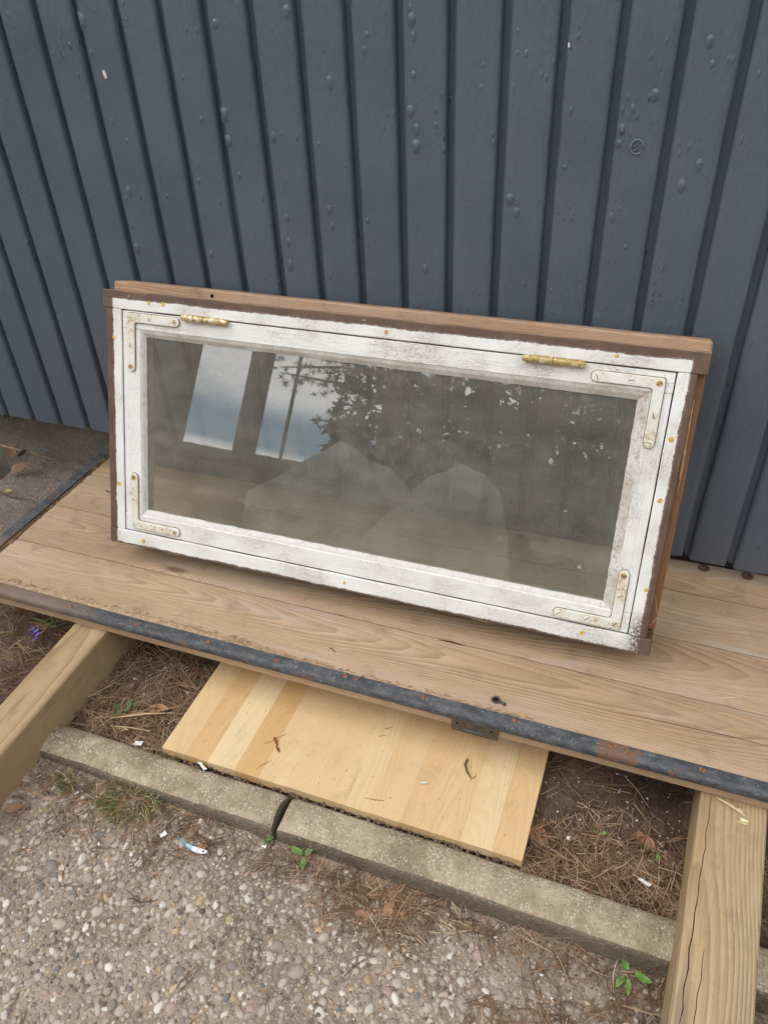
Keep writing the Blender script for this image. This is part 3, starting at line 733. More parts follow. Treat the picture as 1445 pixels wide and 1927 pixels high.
# ---------------------------------------------------------------- timber beams
def beam(label, cx, cy, yaw, w, ylen, mat=W_BEAM, crack=True):
    root = thing('timber_beam', label, 'timber beam', (cx, cy, -.0352), Matrix.Rotation(yaw, 3, 'Z'), 'two timber beams carrying the old door')
    bm = bmesh.new(); add_box(bm, -w / 2, w / 2, -ylen, .42, -.098, 0, .0055, 3)
    for q in range(1, 70):
        bmesh.ops.bisect_plane(bm, geom=bm.verts[:] + bm.edges[:] + bm.faces[:], plane_co=(0, -ylen + (ylen + .42) * q / 70, 0), plane_no=(0, 1, 0))
    for v in bm.verts: v.co += noise.noise_vector(Vector((v.co.x * 12 + cx, v.co.y * 5, v.co.z * 12))) * .0012
    bobj('timber_body', bm, mat, root)
    return root
bl = beam('squared timber beam left of the pine panel, its shaded side facing right', -.9435, -.01, .012, .0735, .95, W_BEAMFLAT)
br = beam('squared timber beam at the right with a long drying crack', .2080, -.012, .062 * -1 + .0, .0935, .85)
V, Fc = tube([(-.0315 + .0035 * noise.noise(Vector((k * .5, 1, 1))) - .00008 * k, -.01 - k * .0125, .0002) for k in range(40)], [.0002 + .00042 * (1 - abs(k - 20) / 22) * (.5 + abs(math.sin(k * 1.7))) for k in range(40)], 4, .5)
mesh('drying_crack', V, Fc, W_CRACK, br)
V, Fc = tube([(-.0165 + .0025 * noise.noise(Vector((k * .5, 5, 1))) - .0002 * k, -.24 - k * .0125, .0001) for k in range(22)], [.0002 + .0005 * (1 - abs(k - 11) / 12) for k in range(22)], 4, .5)
mesh('drying_crack', V, Fc, W_CRACK, br)

# ---------------------------------------------------------------- glued pine panel
pine = thing('wooden_shelf', 'pale glued pine panel lying on the soil under the door edge', 'wooden panel', (0, 0, -.100))
x = -.6985; ws = [.047, .043, .052, .045, .050, .049, .051, .046, .053, .049, .048, .050, .0462]
kf = .6285 / sum(ws)
for k, w in enumerate(ws):
    w *= kf; dz = R.uniform(-.00012, .0001)
    box('stave', x + .00003, x + w - .00003, -.1735 + R.uniform(-.0004, .0004), .16, -.018, dz, W_PINE, pine, .00012 if 0 < k < 12 else .0004)
    x += w

# ---------------------------------------------------------------- the window
WRm = Matrix(((.99991931, -.01161736, -.00513837), (.01268882, .93254358, .36083440), (.00059981, -.36087048, .93261575)))
WS = .9734
win = thing('wooden_window', 'old white cellar window in its frame leaning on the grey wall', 'window', (-.97151, .31118, .48901), WRm)
win.scale = (WS, WS, WS)
rough_box('frame_rail', -.0226, 1.058, 0, .025, -.0185, .0143, W_FRX, win, .0015, 60, .0007)
rough_box('frame_rail', -.0172, 1.0545, 0, .025, -.4885, -.4580, W_FRX, win, .0015, 60, .0010)
rough_box('frame_stile', -.0160, .0180, .0004, .025, -.4576, -.0189, W_FRZ, win, .0012, 40, .0006, 2)
rough_box('frame_stile', 1.0150, 1.0440, .0004, .025, -.4576, -.0189, W_FRZ, win, .0012, 40, .0006, 2)
# sash
rough_box('sash_rail', .0203, 1.0130, .0018, .045, -.0530, -.0206, W_SASHX, win, .0012, 50, .0004)
rough_box('sash_rail', .0203, 1.0130, .0018, .045, -.4558, -.4200, W_SASHX, win, .0012, 50, .0004)
rough_box('sash_stile', .0203, .0585, .0020, .045, -.4196, -.0534, W_SASHZ, win, .0012, 30, .0004, 2)
rough_box('sash_stile', .9812, 1.0130, .0020, .045, -.4196, -.0534, W_SASHZ, win, .0012, 30, .0004, 2)
def putty(a, b_, ia, ib, mat, n=70):
    """bevelled putty line from outer edge a-b to glass edge ia-ib (x, z pairs)"""
    V, Fc = [], []; s = R.uniform(0, 60)
    for i in range(n + 1):
        t = i / n
        o_ = Vector((a[0] + (b_[0] - a[0]) * t, 0, a[1] + (b_[1] - a[1]) * t)); g = Vector((ia[0] + (ib[0] - ia[0]) * t, 0, ia[1] + (ib[1] - ia[1]) * t))
        j = noise.noise(Vector((t * 60, s, 0))) * .0010 + noise.noise(Vector((t * 170, s, 5))) * .0009; d = (g - o_).normalized()
        ends = min(1, min(t, 1 - t) * 25)
        k = noise.noise(Vector((t * 34, s, 9))) * .0006
        V += [o_ + Vector((0, .0030 + k, 0)), o_ + (g - o_) * .45 + Vector((0, .0052 + k, 0)), g + d * j * ends + Vector((0, .0112, 0)), g + d * j * ends + Vector((0, .0135, 0)), o_ + Vector((0, .014, 0))]
    for i in range(n):
        for j in range(5): Fc.append((5 * i + j, 5 * i + (j + 1) % 5, 5 * i + 5 + (j + 1) % 5, 5 * i + 5 + j))
    Fc.append((0, 1, 2, 3, 4)); Fc.append(tuple(5 * n + j for j in range(5))[::-1])
    return mesh('putty_line', V, Fc, mat, win)
A_, B_, C_, D_ = (.0583, -.0528), (.9814, -.0528), (.9814, -.4202), (.0583, -.4202)
a_, b__, c_, d_ = (.0660, -.0665), (.9640, -.0690), (.9660, -.4110), (.0660, -.4095)
putty(A_, B_, a_, b__, W_PUT); putty(B_, C_, b__, c_, W_PUT, 40); putty(C_, D_, c_, d_, W_PUTW); putty(D_, A_, d_, a_, W_PUTW, 40)
box('pane', .0600, .9720, .0122, .0152, -.4160, -.0610, W_GLASS, win, 0)
# bare box frame behind
rough_box('box_board', -.0165, 1.0580, .0254, .0850, .0060, .0305, W_BOX, win, .0030, 50, .0009)
rough_box('box_board', -.0120, .0120, .0254, .0845, -.4515, .0056, W_BOXZ, win, .002, 30, .0008, 2)
rough_box('box_board', 1.0320, 1.0565, .0254, .0845, -.4515, .0056, W_BOXZ, win, .002, 30, .0016, 2)
rough_box('box_board', -.0100, 1.0550, .0700, .0845, -.5045, -.4520, W_BOXD, win, .002, 40, .0010)
rough_box('box_board', -.0100, 1.0550, .0256, .0695, -.4740, -.4530, W_BOXD, win, .002, 40, .0010)
rough_box('back_batten', .02, 1.02, .0850, .1160, -.050, -.012, W_BOX, win, .002, 30, .0008)
disc('knot_hole', (.1975, .0252, .0205), .0036, .0006, W_VOID, win, 12, nrm='Y')
# L brackets
def lpoly(w, l1, l2, fil=.0055, endseg=7):
    """L outline in first quadrant, corner at origin, arms along +x (l1) and +z (l2)"""
    P = []; r = w / 2
    def arc(cx, cy, rad, a0, a1, n):
        for k in range(n + 1):
            t = a0 + (a1 - a0) * k / n; P.append((cx + rad * math.cos(t), cy + rad * math.sin(t)))
    pi = math.pi; c = .0045
    arc(c, c, c, 1.5 * pi, pi, 4)
    arc(r, l2 - r, r, pi, 0, endseg)
    arc(w + fil, w + fil, fil, pi, 1.5 * pi, 4)
    arc(l1 - r, r, r, .5 * pi, -.5 * pi, endseg)
    return P
def bracket(cx, cz, sx, sz, l1, l2, screws):
    Q = lpoly(.0168 + .0022, l1 + .0022, l2 + .0022); Q = [(cx + sx * (a - .0011), cz + sz * (b_ - .0011)) for a, b_ in Q]; nq = len(Q)
    V = [(a, .0010, b_) for a, b_ in Q] + [(a, .0030, b_) for a, b_ in Q]
    halo = ([tuple(range(nq))] + [(k, (k + 1) % nq, nq + (k + 1) % nq, nq + k) for k in range(nq)])
    P = lpoly(.0168, l1, l2); P = [(cx + sx * a, cz + sz * b_) for a, b_ in P]
    bm = bmesh.new(); vs = [bm.verts.new((a, -.0030 + .0035, b_)) for a, b_ in P]
    f = bm.faces.new(vs)
    ex = bmesh.ops.extrude_face_region(bm, geom=[f])
    tv = [v for v in ex['geom'] if isinstance(v, bmesh.types.BMVert)]; tf = [q for q in ex['geom'] if isinstance(q, bmesh.types.BMFace)]
    for v in tv: v.co.y = -.0030
    bmesh.ops.bevel(bm, geom=list({e for q in tf for e in q.edges}), offset=.0013, segments=2, profile=.5, affect='EDGES')
    o = bobj('corner_bracket', bm, W_IRON, win)
    mesh('rust_line', V, halo, W_SEAM, o)
    for (a, b_, full) in screws:
        x, z = cx + sx * a, cz + sz * b_
        s = disc('screw', (x, -.0029, z), .0050, .0010, W_BRASS if full else W_IRON, o, 14, nrm='Y')
        t = R.uniform(0, 3.1); dx, dz = math.cos(t) * .0042, math.sin(t) * .0042; px, pz_ = -math.sin(t) * .0006, math.cos(t) * .0006
        mesh('slot', [(x - dx - px, -.0041, z - dz - pz_), (x + dx - px, -.0041, z + dz - pz_), (x + dx + px, -.0041, z + dz + pz_), (x - dx + px, -.0041, z - dz + pz_)], [(0, 1, 2, 3)], W_RUST, o).name = 'screw_slot'
    return o
bracket(.0318, -.0235, 1, -1, .1135, .1090, [(.0085, .0085, 0), (.050, .0085, 0), (.104, .0085, 1), (.0085, .060, 0), (.0085, .100, 1)])
bracket(1.0004, -.0300, -1, -1, .1110, .1100, [(.0085, .0085, 1), (.050, .0085, 0), (.102, .0085, 0), (.0085, .058, 0), (.0085, .101, 0)])
bracket(1.0000, -.4515, -1, 1, .1120, .1060, [(.0095, .0090, 1), (.055, .0085, 0), (.103, .0085, 0), (.0085, .060, 0), (.0085, .096, 1)])
bracket(.0350, -.4490, 1, 1, .1130, .1150, [(.0085, .0085, 0), (.055, .0085, 0), (.103, .0085, 1), (.0085, .060, 0), (.0085, .106, 1)])
# hinges: two knuckles on a pin
def hinge(x0, x1, z):
    V, Fc = tube([(x0 + .003, -.0052, z), (x1 - .003, -.0052, z)], .0036, 8); h = mesh('hinge', V, Fc, W_BRASS, win, True)
    mid = (x0 + x1) / 2
    for (a, b_, ca, cb) in ((x0, mid - .0007, 1, 0), (mid + .0007, x1, 0, 1)):
        pts, rad = [], []
        for k in range(9):
            t = k / 8; xx = a + (b_ - a) * t; pts.append((xx, -.0052, z)); e = 1.0
            if ca and t < .13: e = .62 + .38 * math.sqrt(min(1., t / .13))
            if cb and t > .87: e = .62 + .38 * math.sqrt(min(1., (1 - t) / .13))
            rad.append(.0064 * e)
        V, Fc = tube(pts, rad, 14); o = mesh('knuckle', V, Fc, W_BRASS, h, True); o.data.set_sharp_from_angle(angle=math.radians(50))
    box('leaf_plate', x0 + .006, x1 - .006, -.002, .004, z - .0012, z + .0016, W_BRASS, h, 0)
hinge(.1520, .2490, -.0212); hinge(.7800, .8785, -.0225)
for (x, z) in ((.110, -.0021), (.5465, -.0073), (.9227, -.0049), (.0014, -.0731), (.0057, -.3619), (.0621, -.4739), (.5032, -.4723), (.9413, -.4713), (1.0294, -.3725), (1.0138+.011, -.2203), (1.0234, -.1214), (.0795, -.0025)):
    disc('nail_head', (x, .0006 if abs(x - .08) > .01 else .0012, z), .0042 * R.uniform(.75, 1.1), .0014, W_NAIL, win, 10, nrm='Y')
# splinters on the right-hand frame and below
for (p, q, r) in (((1.0455, .020, -.060), (1.0475, .016, -.185), .0022), ((1.0465, .021, -.10), (1.0490, .018, -.21), .0013), ((1.046, .018, -.385), (1.056, .012, -.42), .0007), ((1.056, .012, -.42), (1.047, .016, -.440), .0007), ((.085, .012, -.4895), (.150, .010, -.4925), .0026), ((.70, .012, -.4890), (.79, .004, -.4920), .0013)):
    V, Fc = tube([p, [(a + b_) / 2 + R.uniform(-.001, .001) for a, b_ in zip(p, q)], q], [r * .6, r, r * .2], 5); mesh('splinter', V, Fc, W_SPLIT, win)

# ---------------------------------------------------------------- pine needles, crumbs, flakes
GREENS = [(.10, .17, .03), (.14, .22, .05), (.08, .14, .03)]
def needle(b, x, y, z, l, t, c, rad=.00055, lift=.004, bend=.12):
    d = Vector((math.cos(t), math.sin(t), 0)); s = Vector((-d.y, d.x, 0)); k = rg.gauss(0, bend) * l
    z0, z1 = z + rg.uniform(0, lift), z + rg.uniform(0, lift)
    pts = [Vector((x, y, z0)) - d * l / 2, Vector((x, y, (z0 + z1) / 2 + .0008)) + s * k * .5, Vector((x, y, z1)) + d * l / 2]
    V, Fc = tube(pts, [rad, rad, rad * .5], 3); b.add(V, Fc, c)
NC = [(.30, .185, .105), (.25, .145, .078), (.38, .25, .15), (.19, .11, .062), (.43, .305, .195), (.14, .082, .048)]
def ncol():
    c = rg.choice(NC); q = rg.uniform(.75, 1.2); return (c[0] * q, c[1] * q, c[2] * q)
needles = Bag()
def scatter(n, x0, x1, y0, y1, zf, dens=lambda x, y: 1.0, l=(.03, .075), lift=.006, rad=.0006):
    k = 0
    while k < n:
        x, y = rg.uniform(x0, x1), rg.uniform(y0, y1); k += 1
        if rg.random() > dens(x, y): continue
        base = rg.uniform(0, 6.28); m = rg.choice((1, 1, 2, 2, 3))
        c = ncol()
        for q in range(m): needle(needles, x + rg.gauss(0, .003), y + rg.gauss(0, .003), zf(x, y), rg.uniform(*l), base + rg.gauss(0, .22), c, rad * rg.uniform(.8, 1.2), lift)
def clump(x, y): return max(0., min(1., .5 + 1.5 * fbm(x + 2, y, 9.)))
scatter(900, -.10, .19, -.183, -.085, gz, lambda x, y: .95, (.03, .07), .016)
scatter(230, -.10, .19, -.09, -.02, gz, lambda x, y: clump(x, y) * .7, (.03, .07), .006)
scatter(150, -.07, .19, -.02, .12, gz, lambda x, y: clump(x, y) * .6, (.03, .08), .008)
scatter(1500, -.91, -.68, -.185, .12, gz, lambda x, y: .4 + .5 * clump(x, y), (.03, .075), .012)
scatter(1700, -1.55, -.965, -.33, .14, gz, lambda x, y: .75 if y < .05 else .4, (.03, .08), .012)
scatter(500, .25, .5, -.35, .1, gz, lambda x, y: .8, (.03, .07), .012)
scatter(260, -1.7, -1.28, .05, .24, gz, lambda x, y: .8, (.03, .07), .012)
scatter(200, -1.75, -1.49, .25, .46, lambda x, y: gz(x, y) + .03, lambda x, y: .8, (.03, .07), .02)
# on the paving, thick against the kerb and in drifts
scatter(520, -.89, .16, -.300, -.247, pavez, lambda x, y: .35 + .65 * clump(x, y * .3), (.025, .065), .009)
scatter(200, -.90, -.55, -.36, -.25, pavez, lambda x, y: .7, (.025, .06), .006)
scatter(260, -.38, -.17, -.335, -.25, pavez, lambda x, y: max(0, 1 - ((x + .26) / .1) ** 2) * (.4 + clump(x, y)), (.025, .06), .006)
scatter(300, -.10, .16, -.40, -.25, pavez, lambda x, y: clump(x, y), (.025, .06), .007)
scatter(330, -1.0, .2, -.66, -.30, pavez, lambda x, y: .5 * clump(x, y), (.02, .055), .004)
for k in range(7): needle(needles, rg.uniform(-.68, -.10), rg.uniform(-.15, -.01), -.0995, rg.uniform(.012, .035), rg.uniform(0, 6.3), ncol(), .0005, .0008)
kind(needles.build('pine_needles', W_TINT), 'stuff')
# soil crumbs and small debris
b = Bag()
def shade(c, lo, hi):
    k = rg.uniform(lo, hi); return tuple(q * k for q in c)
def crumb(b, x, y, z, r, c):
    s = rg.uniform(0, 90)
    b.add([Vector((x, y, z + r * .3)) + Vector((v.x * r, v.y * r * rg.uniform(.7, 1.1), v.z * r * .7)) * (1 + .4 * noise.noise(v * 2 + Vector((s, s, s)))) for v in IV1], IF1, c)
for k in range(2600):
    x, y = rg.uniform(-1.5, .35), rg.uniform(-.185, .2)
    if x > .162 and x < .255: continue
    crumb(b, x, y, gz(x, y), rg.uniform(.0006, .0026), shade((.115, .072, .05), .6, 1.4))
for k in range(1500):
    x, y = rg.uniform(-.95, .2), -.246 - abs(rg.gauss(0, .05)); crumb(b, x, y, pavez(x, y), rg.uniform(.0006, .0024), shade((.17, .13, .10), .6, 1.5))
for k in range(13000):
    x, y = rg.uniform(-.98, .22), rg.uniform(-.64, -.25); crumb(b, x, y, pavez(x, y) - .0004, abs(rg.gauss(0, .0016)) + .0006, shade((.31, .25, .19), .45, 1.6))
for k in range(260):
    x = rg.uniform(-.69, -.08); y = -.1785 + rg.gauss(0, .004); crumb(b, x, y, -.1135, rg.uniform(.0010, .0034), shade((.12, .085, .06), .6, 1.6))
kind(b.build('soil_crumbs', W_TINT), 'stuff')
# white paint flakes
b = Bag()
def flake(b, x, y, z, r, c=(.68, .655, .60)):
    t = rg.uniform(0, 6.28); n = rg.choice((3, 4, 5)); as_ = sorted(rg.uniform(0, 6.28) for _ in range(n))
    P = [Vector((x + r * rg.uniform(.6, 1.2) * math.cos(a) * 1.4, y + r * rg.uniform(.5, 1.1) * math.sin(a), z + .0005 + rg.uniform(0, .0006))) for a in as_]
    q = [p + Vector((0, 0, .0005)) for p in P]
    b.add(P + q, [tuple(range(n, 2 * n))] + [(i, (i + 1) % n, n + (i + 1) % n, n + i) for i in range(n)], c)
for k in range(170):
    x, y = rg.uniform(-1.2, .4), rg.uniform(.012, .44)
    if x < .06 and y > .12 and x > -1.02: continue
    flake(b, x, y, .0002, rg.choice((.0007, .001, .0014, .0009)))
for k in range(46): flake(b, rg.uniform(-.69, -.08), rg.uniform(-.165, 0), -.0995, rg.choice((.0007, .001, .0016)))
for k in range(170):
    x, y = rg.uniform(-.9, .16), -.25 - abs(rg.gauss(0, .09)); flake(b, x, y, pavez(x, y) + .002, rg.choice((.0009, .0013, .0019, .0026)))
for k in range(110):
    x, y = rg.uniform(-.07, .16), rg.uniform(-.17, .05); flake(b, x, y, gz(x, y) + .003, rg.choice((.0009, .0013, .002)))
for k in range(40):
    x, y = rg.uniform(-.88, -.7), rg.uniform(-.17, .03); flake(b, x, y, gz(x, y) + .004, rg.choice((.0009, .0013, .002)))
for k in range(70): flake(b, rg.uniform(-1.0, .2), rg.uniform(-.02, 0), .0036, rg.choice((.0006, .0009)))
for k in range(14):
    t = rg.random(); flake(b, .205 + rg.uniform(-.04, .04), -.03 - .35 * t, -.0352, .0009)
kind(b.build('paint_flakes', W_TINT), 'stuff')
# brown wood dust specks on the door
b = Bag()
for k in range(420):
    x, y = rg.uniform(-1.2, .4), rg.uniform(.01, .44)
    crumb(b, x, y, -.0002, rg.uniform(.0003, .0009), shade((.16, .09, .05), .5, 1.4))
for k in range(160): crumb(b, rg.uniform(-.69, -.08), rg.uniform(-.165, 0), -.0999, rg.uniform(.0004, .001), (.20, .11, .05))
kind(b.build('wood_dust', W_TINT), 'stuff')

# ---------------------------------------------------------------- leaves, weeds, small finds
def leaf_mesh(l, w, c, curl=.25, tooth=0.0, n=9, tip=1.0, seed=0):
    V, Fc, Cc = [], [], []
    for i in range(n + 1):
        t = i / n; hw = w * .5 * (math.sin(math.pi * min(1, t ** .8 * .97 + .02)) ** .8) * (1 + tooth * (1 if i % 2 else -1)) + .0002
        zc = curl * l * (t * t * .6) + .06 * l * math.sin(t * 7 + seed)
        for s_ in (-1, 0, 1):
            V.append((t * l, s_ * hw, zc + (abs(s_) * hw * .35)))
            q = (.8 if s_ == 0 else 1.0) * (1 + .15 * noise.noise(Vector((t * 5, s_, seed)))); Cc.append((c[0] * q, c[1] * q, c[2] * q))
    for i in range(n):
        for j in range(2): Fc.append((3 * i + j, 3 * i + j + 1, 3 * i + j + 4, 3 * i + j + 3))
    m = len(V); V += [(a, b_, z - .0005) for a, b_, z in V]; Cc += Cc[:]
    Fc += [tuple(k + m for k in f[::-1]) for f in Fc]
    return V, Fc, Cc
def leaf_at(name, parent, loc, l, w, c, rz, pitch=0.0, roll=0.0, **kw):
    V, Fc, Cc = leaf_mesh(l, w, c, **kw)
    Mx = Matrix.Translation(loc) @ Matrix.Rotation(rz, 4, 'Z') @ Matrix.Rotation(-pitch, 4, 'Y') @ Matrix.Rotation(roll, 4, 'X')
    return mesh(name, [Mx @ Vector(v) for v in V], Fc, W_LEAF, parent, True, Cc)
OR, BRN, TAN = (.36, .17, .065), (.21, .105, .055), (.45, .30, .15)
GL = 'fallen dry leaves'
for (loc, l, w, c, rz, label) in (
    ((-.892, -.352, -.1215), .036, .013, (.30, .17, .085), .45, 'curled tan dry leaf beside the left timber beam on the paving'),
    ((-.5555, -.312, -.1345), .026, .012, OR, 1.25, 'small orange dry leaf just behind the blue and white plastic pick'),
    ((-.2445, -.300, -.1425), .026, .013, OR, 1.35, 'upright narrow orange leaf in the needle drift before the kerb'),
    ((-.285, -.316, -.143), .022, .022, (.30, .14, .075), .3, 'rounded rust brown leaf left of the upright narrow one on the paving'),
    ((-.2270, -.2990, -.1425), .017, .013, OR, .9, 'short orange leaf scrap right of the upright narrow leaf'),
    ((-.0585, -.122, -.1300), .028, .030, (.30, .13, .05), 1.5, 'rounded orange brown leaf tucked under the right edge of the pine panel'),
    ((-.4620, .070, -.1000), .024, .007, (.13, .07, .04), -.5, 'thin dark curled leaf on the pine panel under the door edge'),
    ((-.690, .030, -.1300), .030, .018, (.22, .11, .06), 1.2, 'brown leaf standing by the left back edge of the pine panel'),
    ((-.785, -.095, -.1230), .045, .018, OR, .15, 'long orange leaf lying beside the pale straw between beam and panel'),
    ((-.815, -.150, -.1220), .030, .007, TAN, -.05, 'slim tan husk below the pale straw near the kerb'),
    ((-.855, -.080, -.1270), .030, .014, (.17, .09, .05), 1.1, 'dark brown leaf lying against the right side of the left beam')):
    tag(leaf_at('dry_leaf', None, loc, l, w, c, rz, .12, .2, seed=l * 900, curl=.15), label, 'leaf', GL)
# crumpled oak-like leaf in the right hand bed, several lobes
t = thing('dry_leaf', 'crumpled reddish brown lobed leaf on the soil near the right beam', 'leaf', (.098, -.062, -.124), None, GL)
for k, (rz, l) in enumerate(((-2.9, .026), (-2.2, .032), (-1.5, .034), (-.9, .028))): leaf_at('lobe', t, (0, 0, .004), l, .014, (.30, .135, .07), rz, -.1, .4, seed=k, curl=-.2)
for k, (x, y, z, l, w, c, rz, p, lab) in enumerate(((-1.46, .36, -.03, .045, .028, (.20, .10, .05), .8, .3, 'large brown dead leaf at the far left below the plinth'), (-1.50, .41, -.02, .04, .026, (.24, .13, .07), 2.4, .4, 'pale brown dead leaf at the far left edge behind the larger one'), (-1.45, .40, .0, .05, .035, (.17, .085, .045), -.6, .5, 'dark brown dead leaf leaning on the plinth at the far left'), (-1.44, .30, -.045, .028, .015, (.36, .27, .10), .3, .2, 'yellowish dead leaf at the far left beside the mortar pad'))):
    tag(leaf_at('dry_leaf', None, (x, y, z), l, w, c, rz, p, .3, seed=k * 3.3), lab, 'leaf', GL)
def stick(name, pts, r, c, label, cat, group=None, seg=6):
    V, Fc = tube(pts, r, seg); return tag(mesh(name, V, Fc, W_TINT, None, True, [c] * len(V)), label, cat, group)
GT = 'twigs and straws'
stick('twig', [(-1.47, .36, .052), (-1.42, .40, .012), (-1.385, .435, -.025), (-1.372, .445, -.036)], [.0026, .0024, .002, .0012], (.30, .20, .12), 'bare brown twig leaning from the far left towards the plinth', 'twig', GT)
stick('twig', [(-.194, -.030, -.0975), (-.195, -.042, -.0970), (-.188, -.054, -.0970), (-.179, -.063, -.0978)], [.0012, .0018, .0016, .0008], (.13, .085, .035), 'short curved dark twig lying on the pine panel', 'twig', GT)
stick('straw', [(-.835, -.138, -.119), (-.78, -.112, -.116), (-.728, -.0905, -.118)], [.0013, .0017, .0012], (.56, .40, .23), 'long pale straw lying between the left beam and pine panel', 'straw', GT)
stick('straw', [(-.825, -.152, -.120), (-.79, -.1450, -.118), (-.748, -.139, -.119)], [.001, .0013, .001], (.50, .37, .21), 'pale straw lying just behind the kerb beside the left beam', 'straw', GT)
stick('twig', [(-.469, .0465, .0008), (-.462, .0445, .0016), (-.455, .0395, .0010)], [.0006, .0010, .0005], (.17, .10, .05), 'tiny dark twig on the front board of the door', 'twig', GT)
stick('twig', [(-1.152, .333, .0008), (-1.137, .325, .006), (-1.120, .330, .014)], [.0016, .0009, .0006], (.11, .065, .035), 'tiny dark hooked twig on the door left of the window', 'twig', GT)
stick('twig', [(-1.47, .30, -.034), (-1.40, .285, -.036), (-1.34, .29, -.036), (-1.31, .285, -.037)], [.001, .0014, .0012, .0008], (.10, .068, .045), 'thin dark twig lying on the mortar pad', 'twig', GT)
stick('twig', [(.125, -.02, -.122), (.128, -.06, -.118), (.121, -.095, -.120)], [.0016, .0014, .001], (.10, .06, .04), 'thin dark twig on the soil next to the right beam', 'twig', GT)
stick('bark_piece', [(-.5215, -.093, -.0985), (-.515, -.100, -.0975), (-.5085, -.1065, -.0985)], [.0012, .0030, .0010], (.24, .11, .035), 'larger brown bark bit on the left half of the pine panel', 'bark', 'bark bits on the pine panel')
stick('bark_piece', [(-.510, -.1085, -.0985), (-.5045, -.113, -.0980), (-.500, -.1175, -.0985)], [.0010, .0024, .0010], (.20, .09, .03), 'smaller brown bark bit just in front of the larger one on the pine panel', 'bark', 'bark bits on the pine panel')
# splintered wood and yellow chip on the right beam
sp = thing('wood_splinter', 'pale split wood splinter lying across the right timber beam', 'splinter', (.203, -.036, -.0340))
for (p, q, r, c) in (((-.0200, .0140, .001), (.0190, -.0060, .003), .0028, (.58, .42, .26)), ((-.004, .0105, .001), (.0120, .0030, .002), .0026, (.36, .19, .08)), ((.004, .0010, .004), (.0155, -.0020, .004), .0028, (.60, .46, .32))):
    V, Fc = tube([p, [(a + b_) / 2 + .001 for a, b_ in zip(p, q)], q], [r * .4, r, r * .4], 5, .6); mesh('sliver', V, Fc, W_TINT, sp, False, [c] * len(V))
b = Bag(); flake(b, 0, 0, 0, .0085, (.66, .54, .22)); flake(b, .002, .001, .0010, .005, (.75, .68, .45))
o = b.build('bark_chip', W_TINT); o.location = (.2185, -.0500, -.0348); tag(o, 'yellowish wood chip on the right timber beam below the splinter', 'wood chip')
# white scraps
def scrap(loc, l, w, rz, label, c=(.80, .79, .76)):
    P = [(-l, -w * .5), (-l * .6, w), (l * .2, w * .6), (l, w * .9), (l * .8, -w), (-l * .1, -w * .7)]
    n = 6; V = [Vector((a, b_, .0015 * math.sin(a / l * 2))) for a, b_ in P]; V += [v + Vector((0, 0, .0014)) for v in V]
    Fc = [tuple(range(n, 2 * n)), tuple(range(n))[::-1]] + [(i, (i + 1) % n, n + (i + 1) % n, n + i) for i in range(n)]
    o = mesh('paint_scrap', V, Fc, W_CHIP); o.location = loc; o.rotation_euler = (.1, .1, rz); tag(o, label, 'paint scrap', 'white scraps on the ground')
scrap((.1035, -.1400, -.114), .010, .003, -.3, 'white paint scrap on the needles near the right beam')
scrap((-.0140, -.1020, -.123), .0045, .0035, .2, 'small square white scrap on the needles right of the pine panel')
scrap((-.6150, -.1800, -.106), .012, .003, -.45, 'long white paint scrap between the kerb and the pine panel')
scrap((-.2500, -.0965, -.0985), .0075, .002, .35, 'white paint curl lying on the right half of the pine panel')
scrap((-.4600, -.2640, -.134), .005, .0035, .35, 'white scrap on the ground beside the kerb joint')
scrap((-.6200, -.300, -.129), .006, .0045, 1.2, 'crumbled white scrap on the paving left of the plastic pick')
scrap((-.7560, -.168, -.121), .009, .005, .3, 'cream coloured scrap on the soil behind the left kerb stone', (.62, .50, .30))
# plastic pick
pk = thing('plastic_pick', 'blue and white curved plastic dental pick on the paving', 'plastic pick', (-.5665, -.3010, -.1295))
def ribbon(name, pts, mat, th=.0018):
    V, Fc = [], []; n = len(pts)
    for (x, y, w) in pts: V += [(x, y - w, 0), (x, y + w, 0), (x, y + w * .8, th), (x, y - w * .8, th)]
    for i in range(n - 1):
        for j in range(4): Fc.append((4 * i + j, 4 * i + (j + 1) % 4, 4 * i + 4 + (j + 1) % 4, 4 * i + 4 + j))
    Fc += [(0, 1, 2, 3), tuple(4 * n - 4 + j for j in (3, 2, 1, 0))]
    o = mesh(name, V, Fc, mat, pk); return o
W_BLUE = flat('blue_plastic', (.14, .30, .40), .35, .5, .3, 120.); W_WP = flat('white_plastic', (.74, .76, .77), .35, .5, .08, 120.)
ribbon('tip', [(-.032, .0085, .0005), (-.026, .0045, .0010), (-.018, .0010, .0016), (-.0102, -.0012, .0024)], W_BLUE)
ribbon('grip', [(-.0098, -.0013, .0024), (-.004, -.0025, .0032), (.0028, -.0032, .0038)], flat('pale_blue_plastic', (.36, .55, .63), .35, .5, .2, 300.))
ribbon('handle', [(.0031, -.0032, .0039), (.012, -.0036, .0044), (.020, -.0030, .0042), (.026, -.0022, .0030), (.0290, -.0018, .0012)], W_WP)
disc('eyelet', (.0225, -.0027, .0017), .0017, .0003, W_VOID, pk)
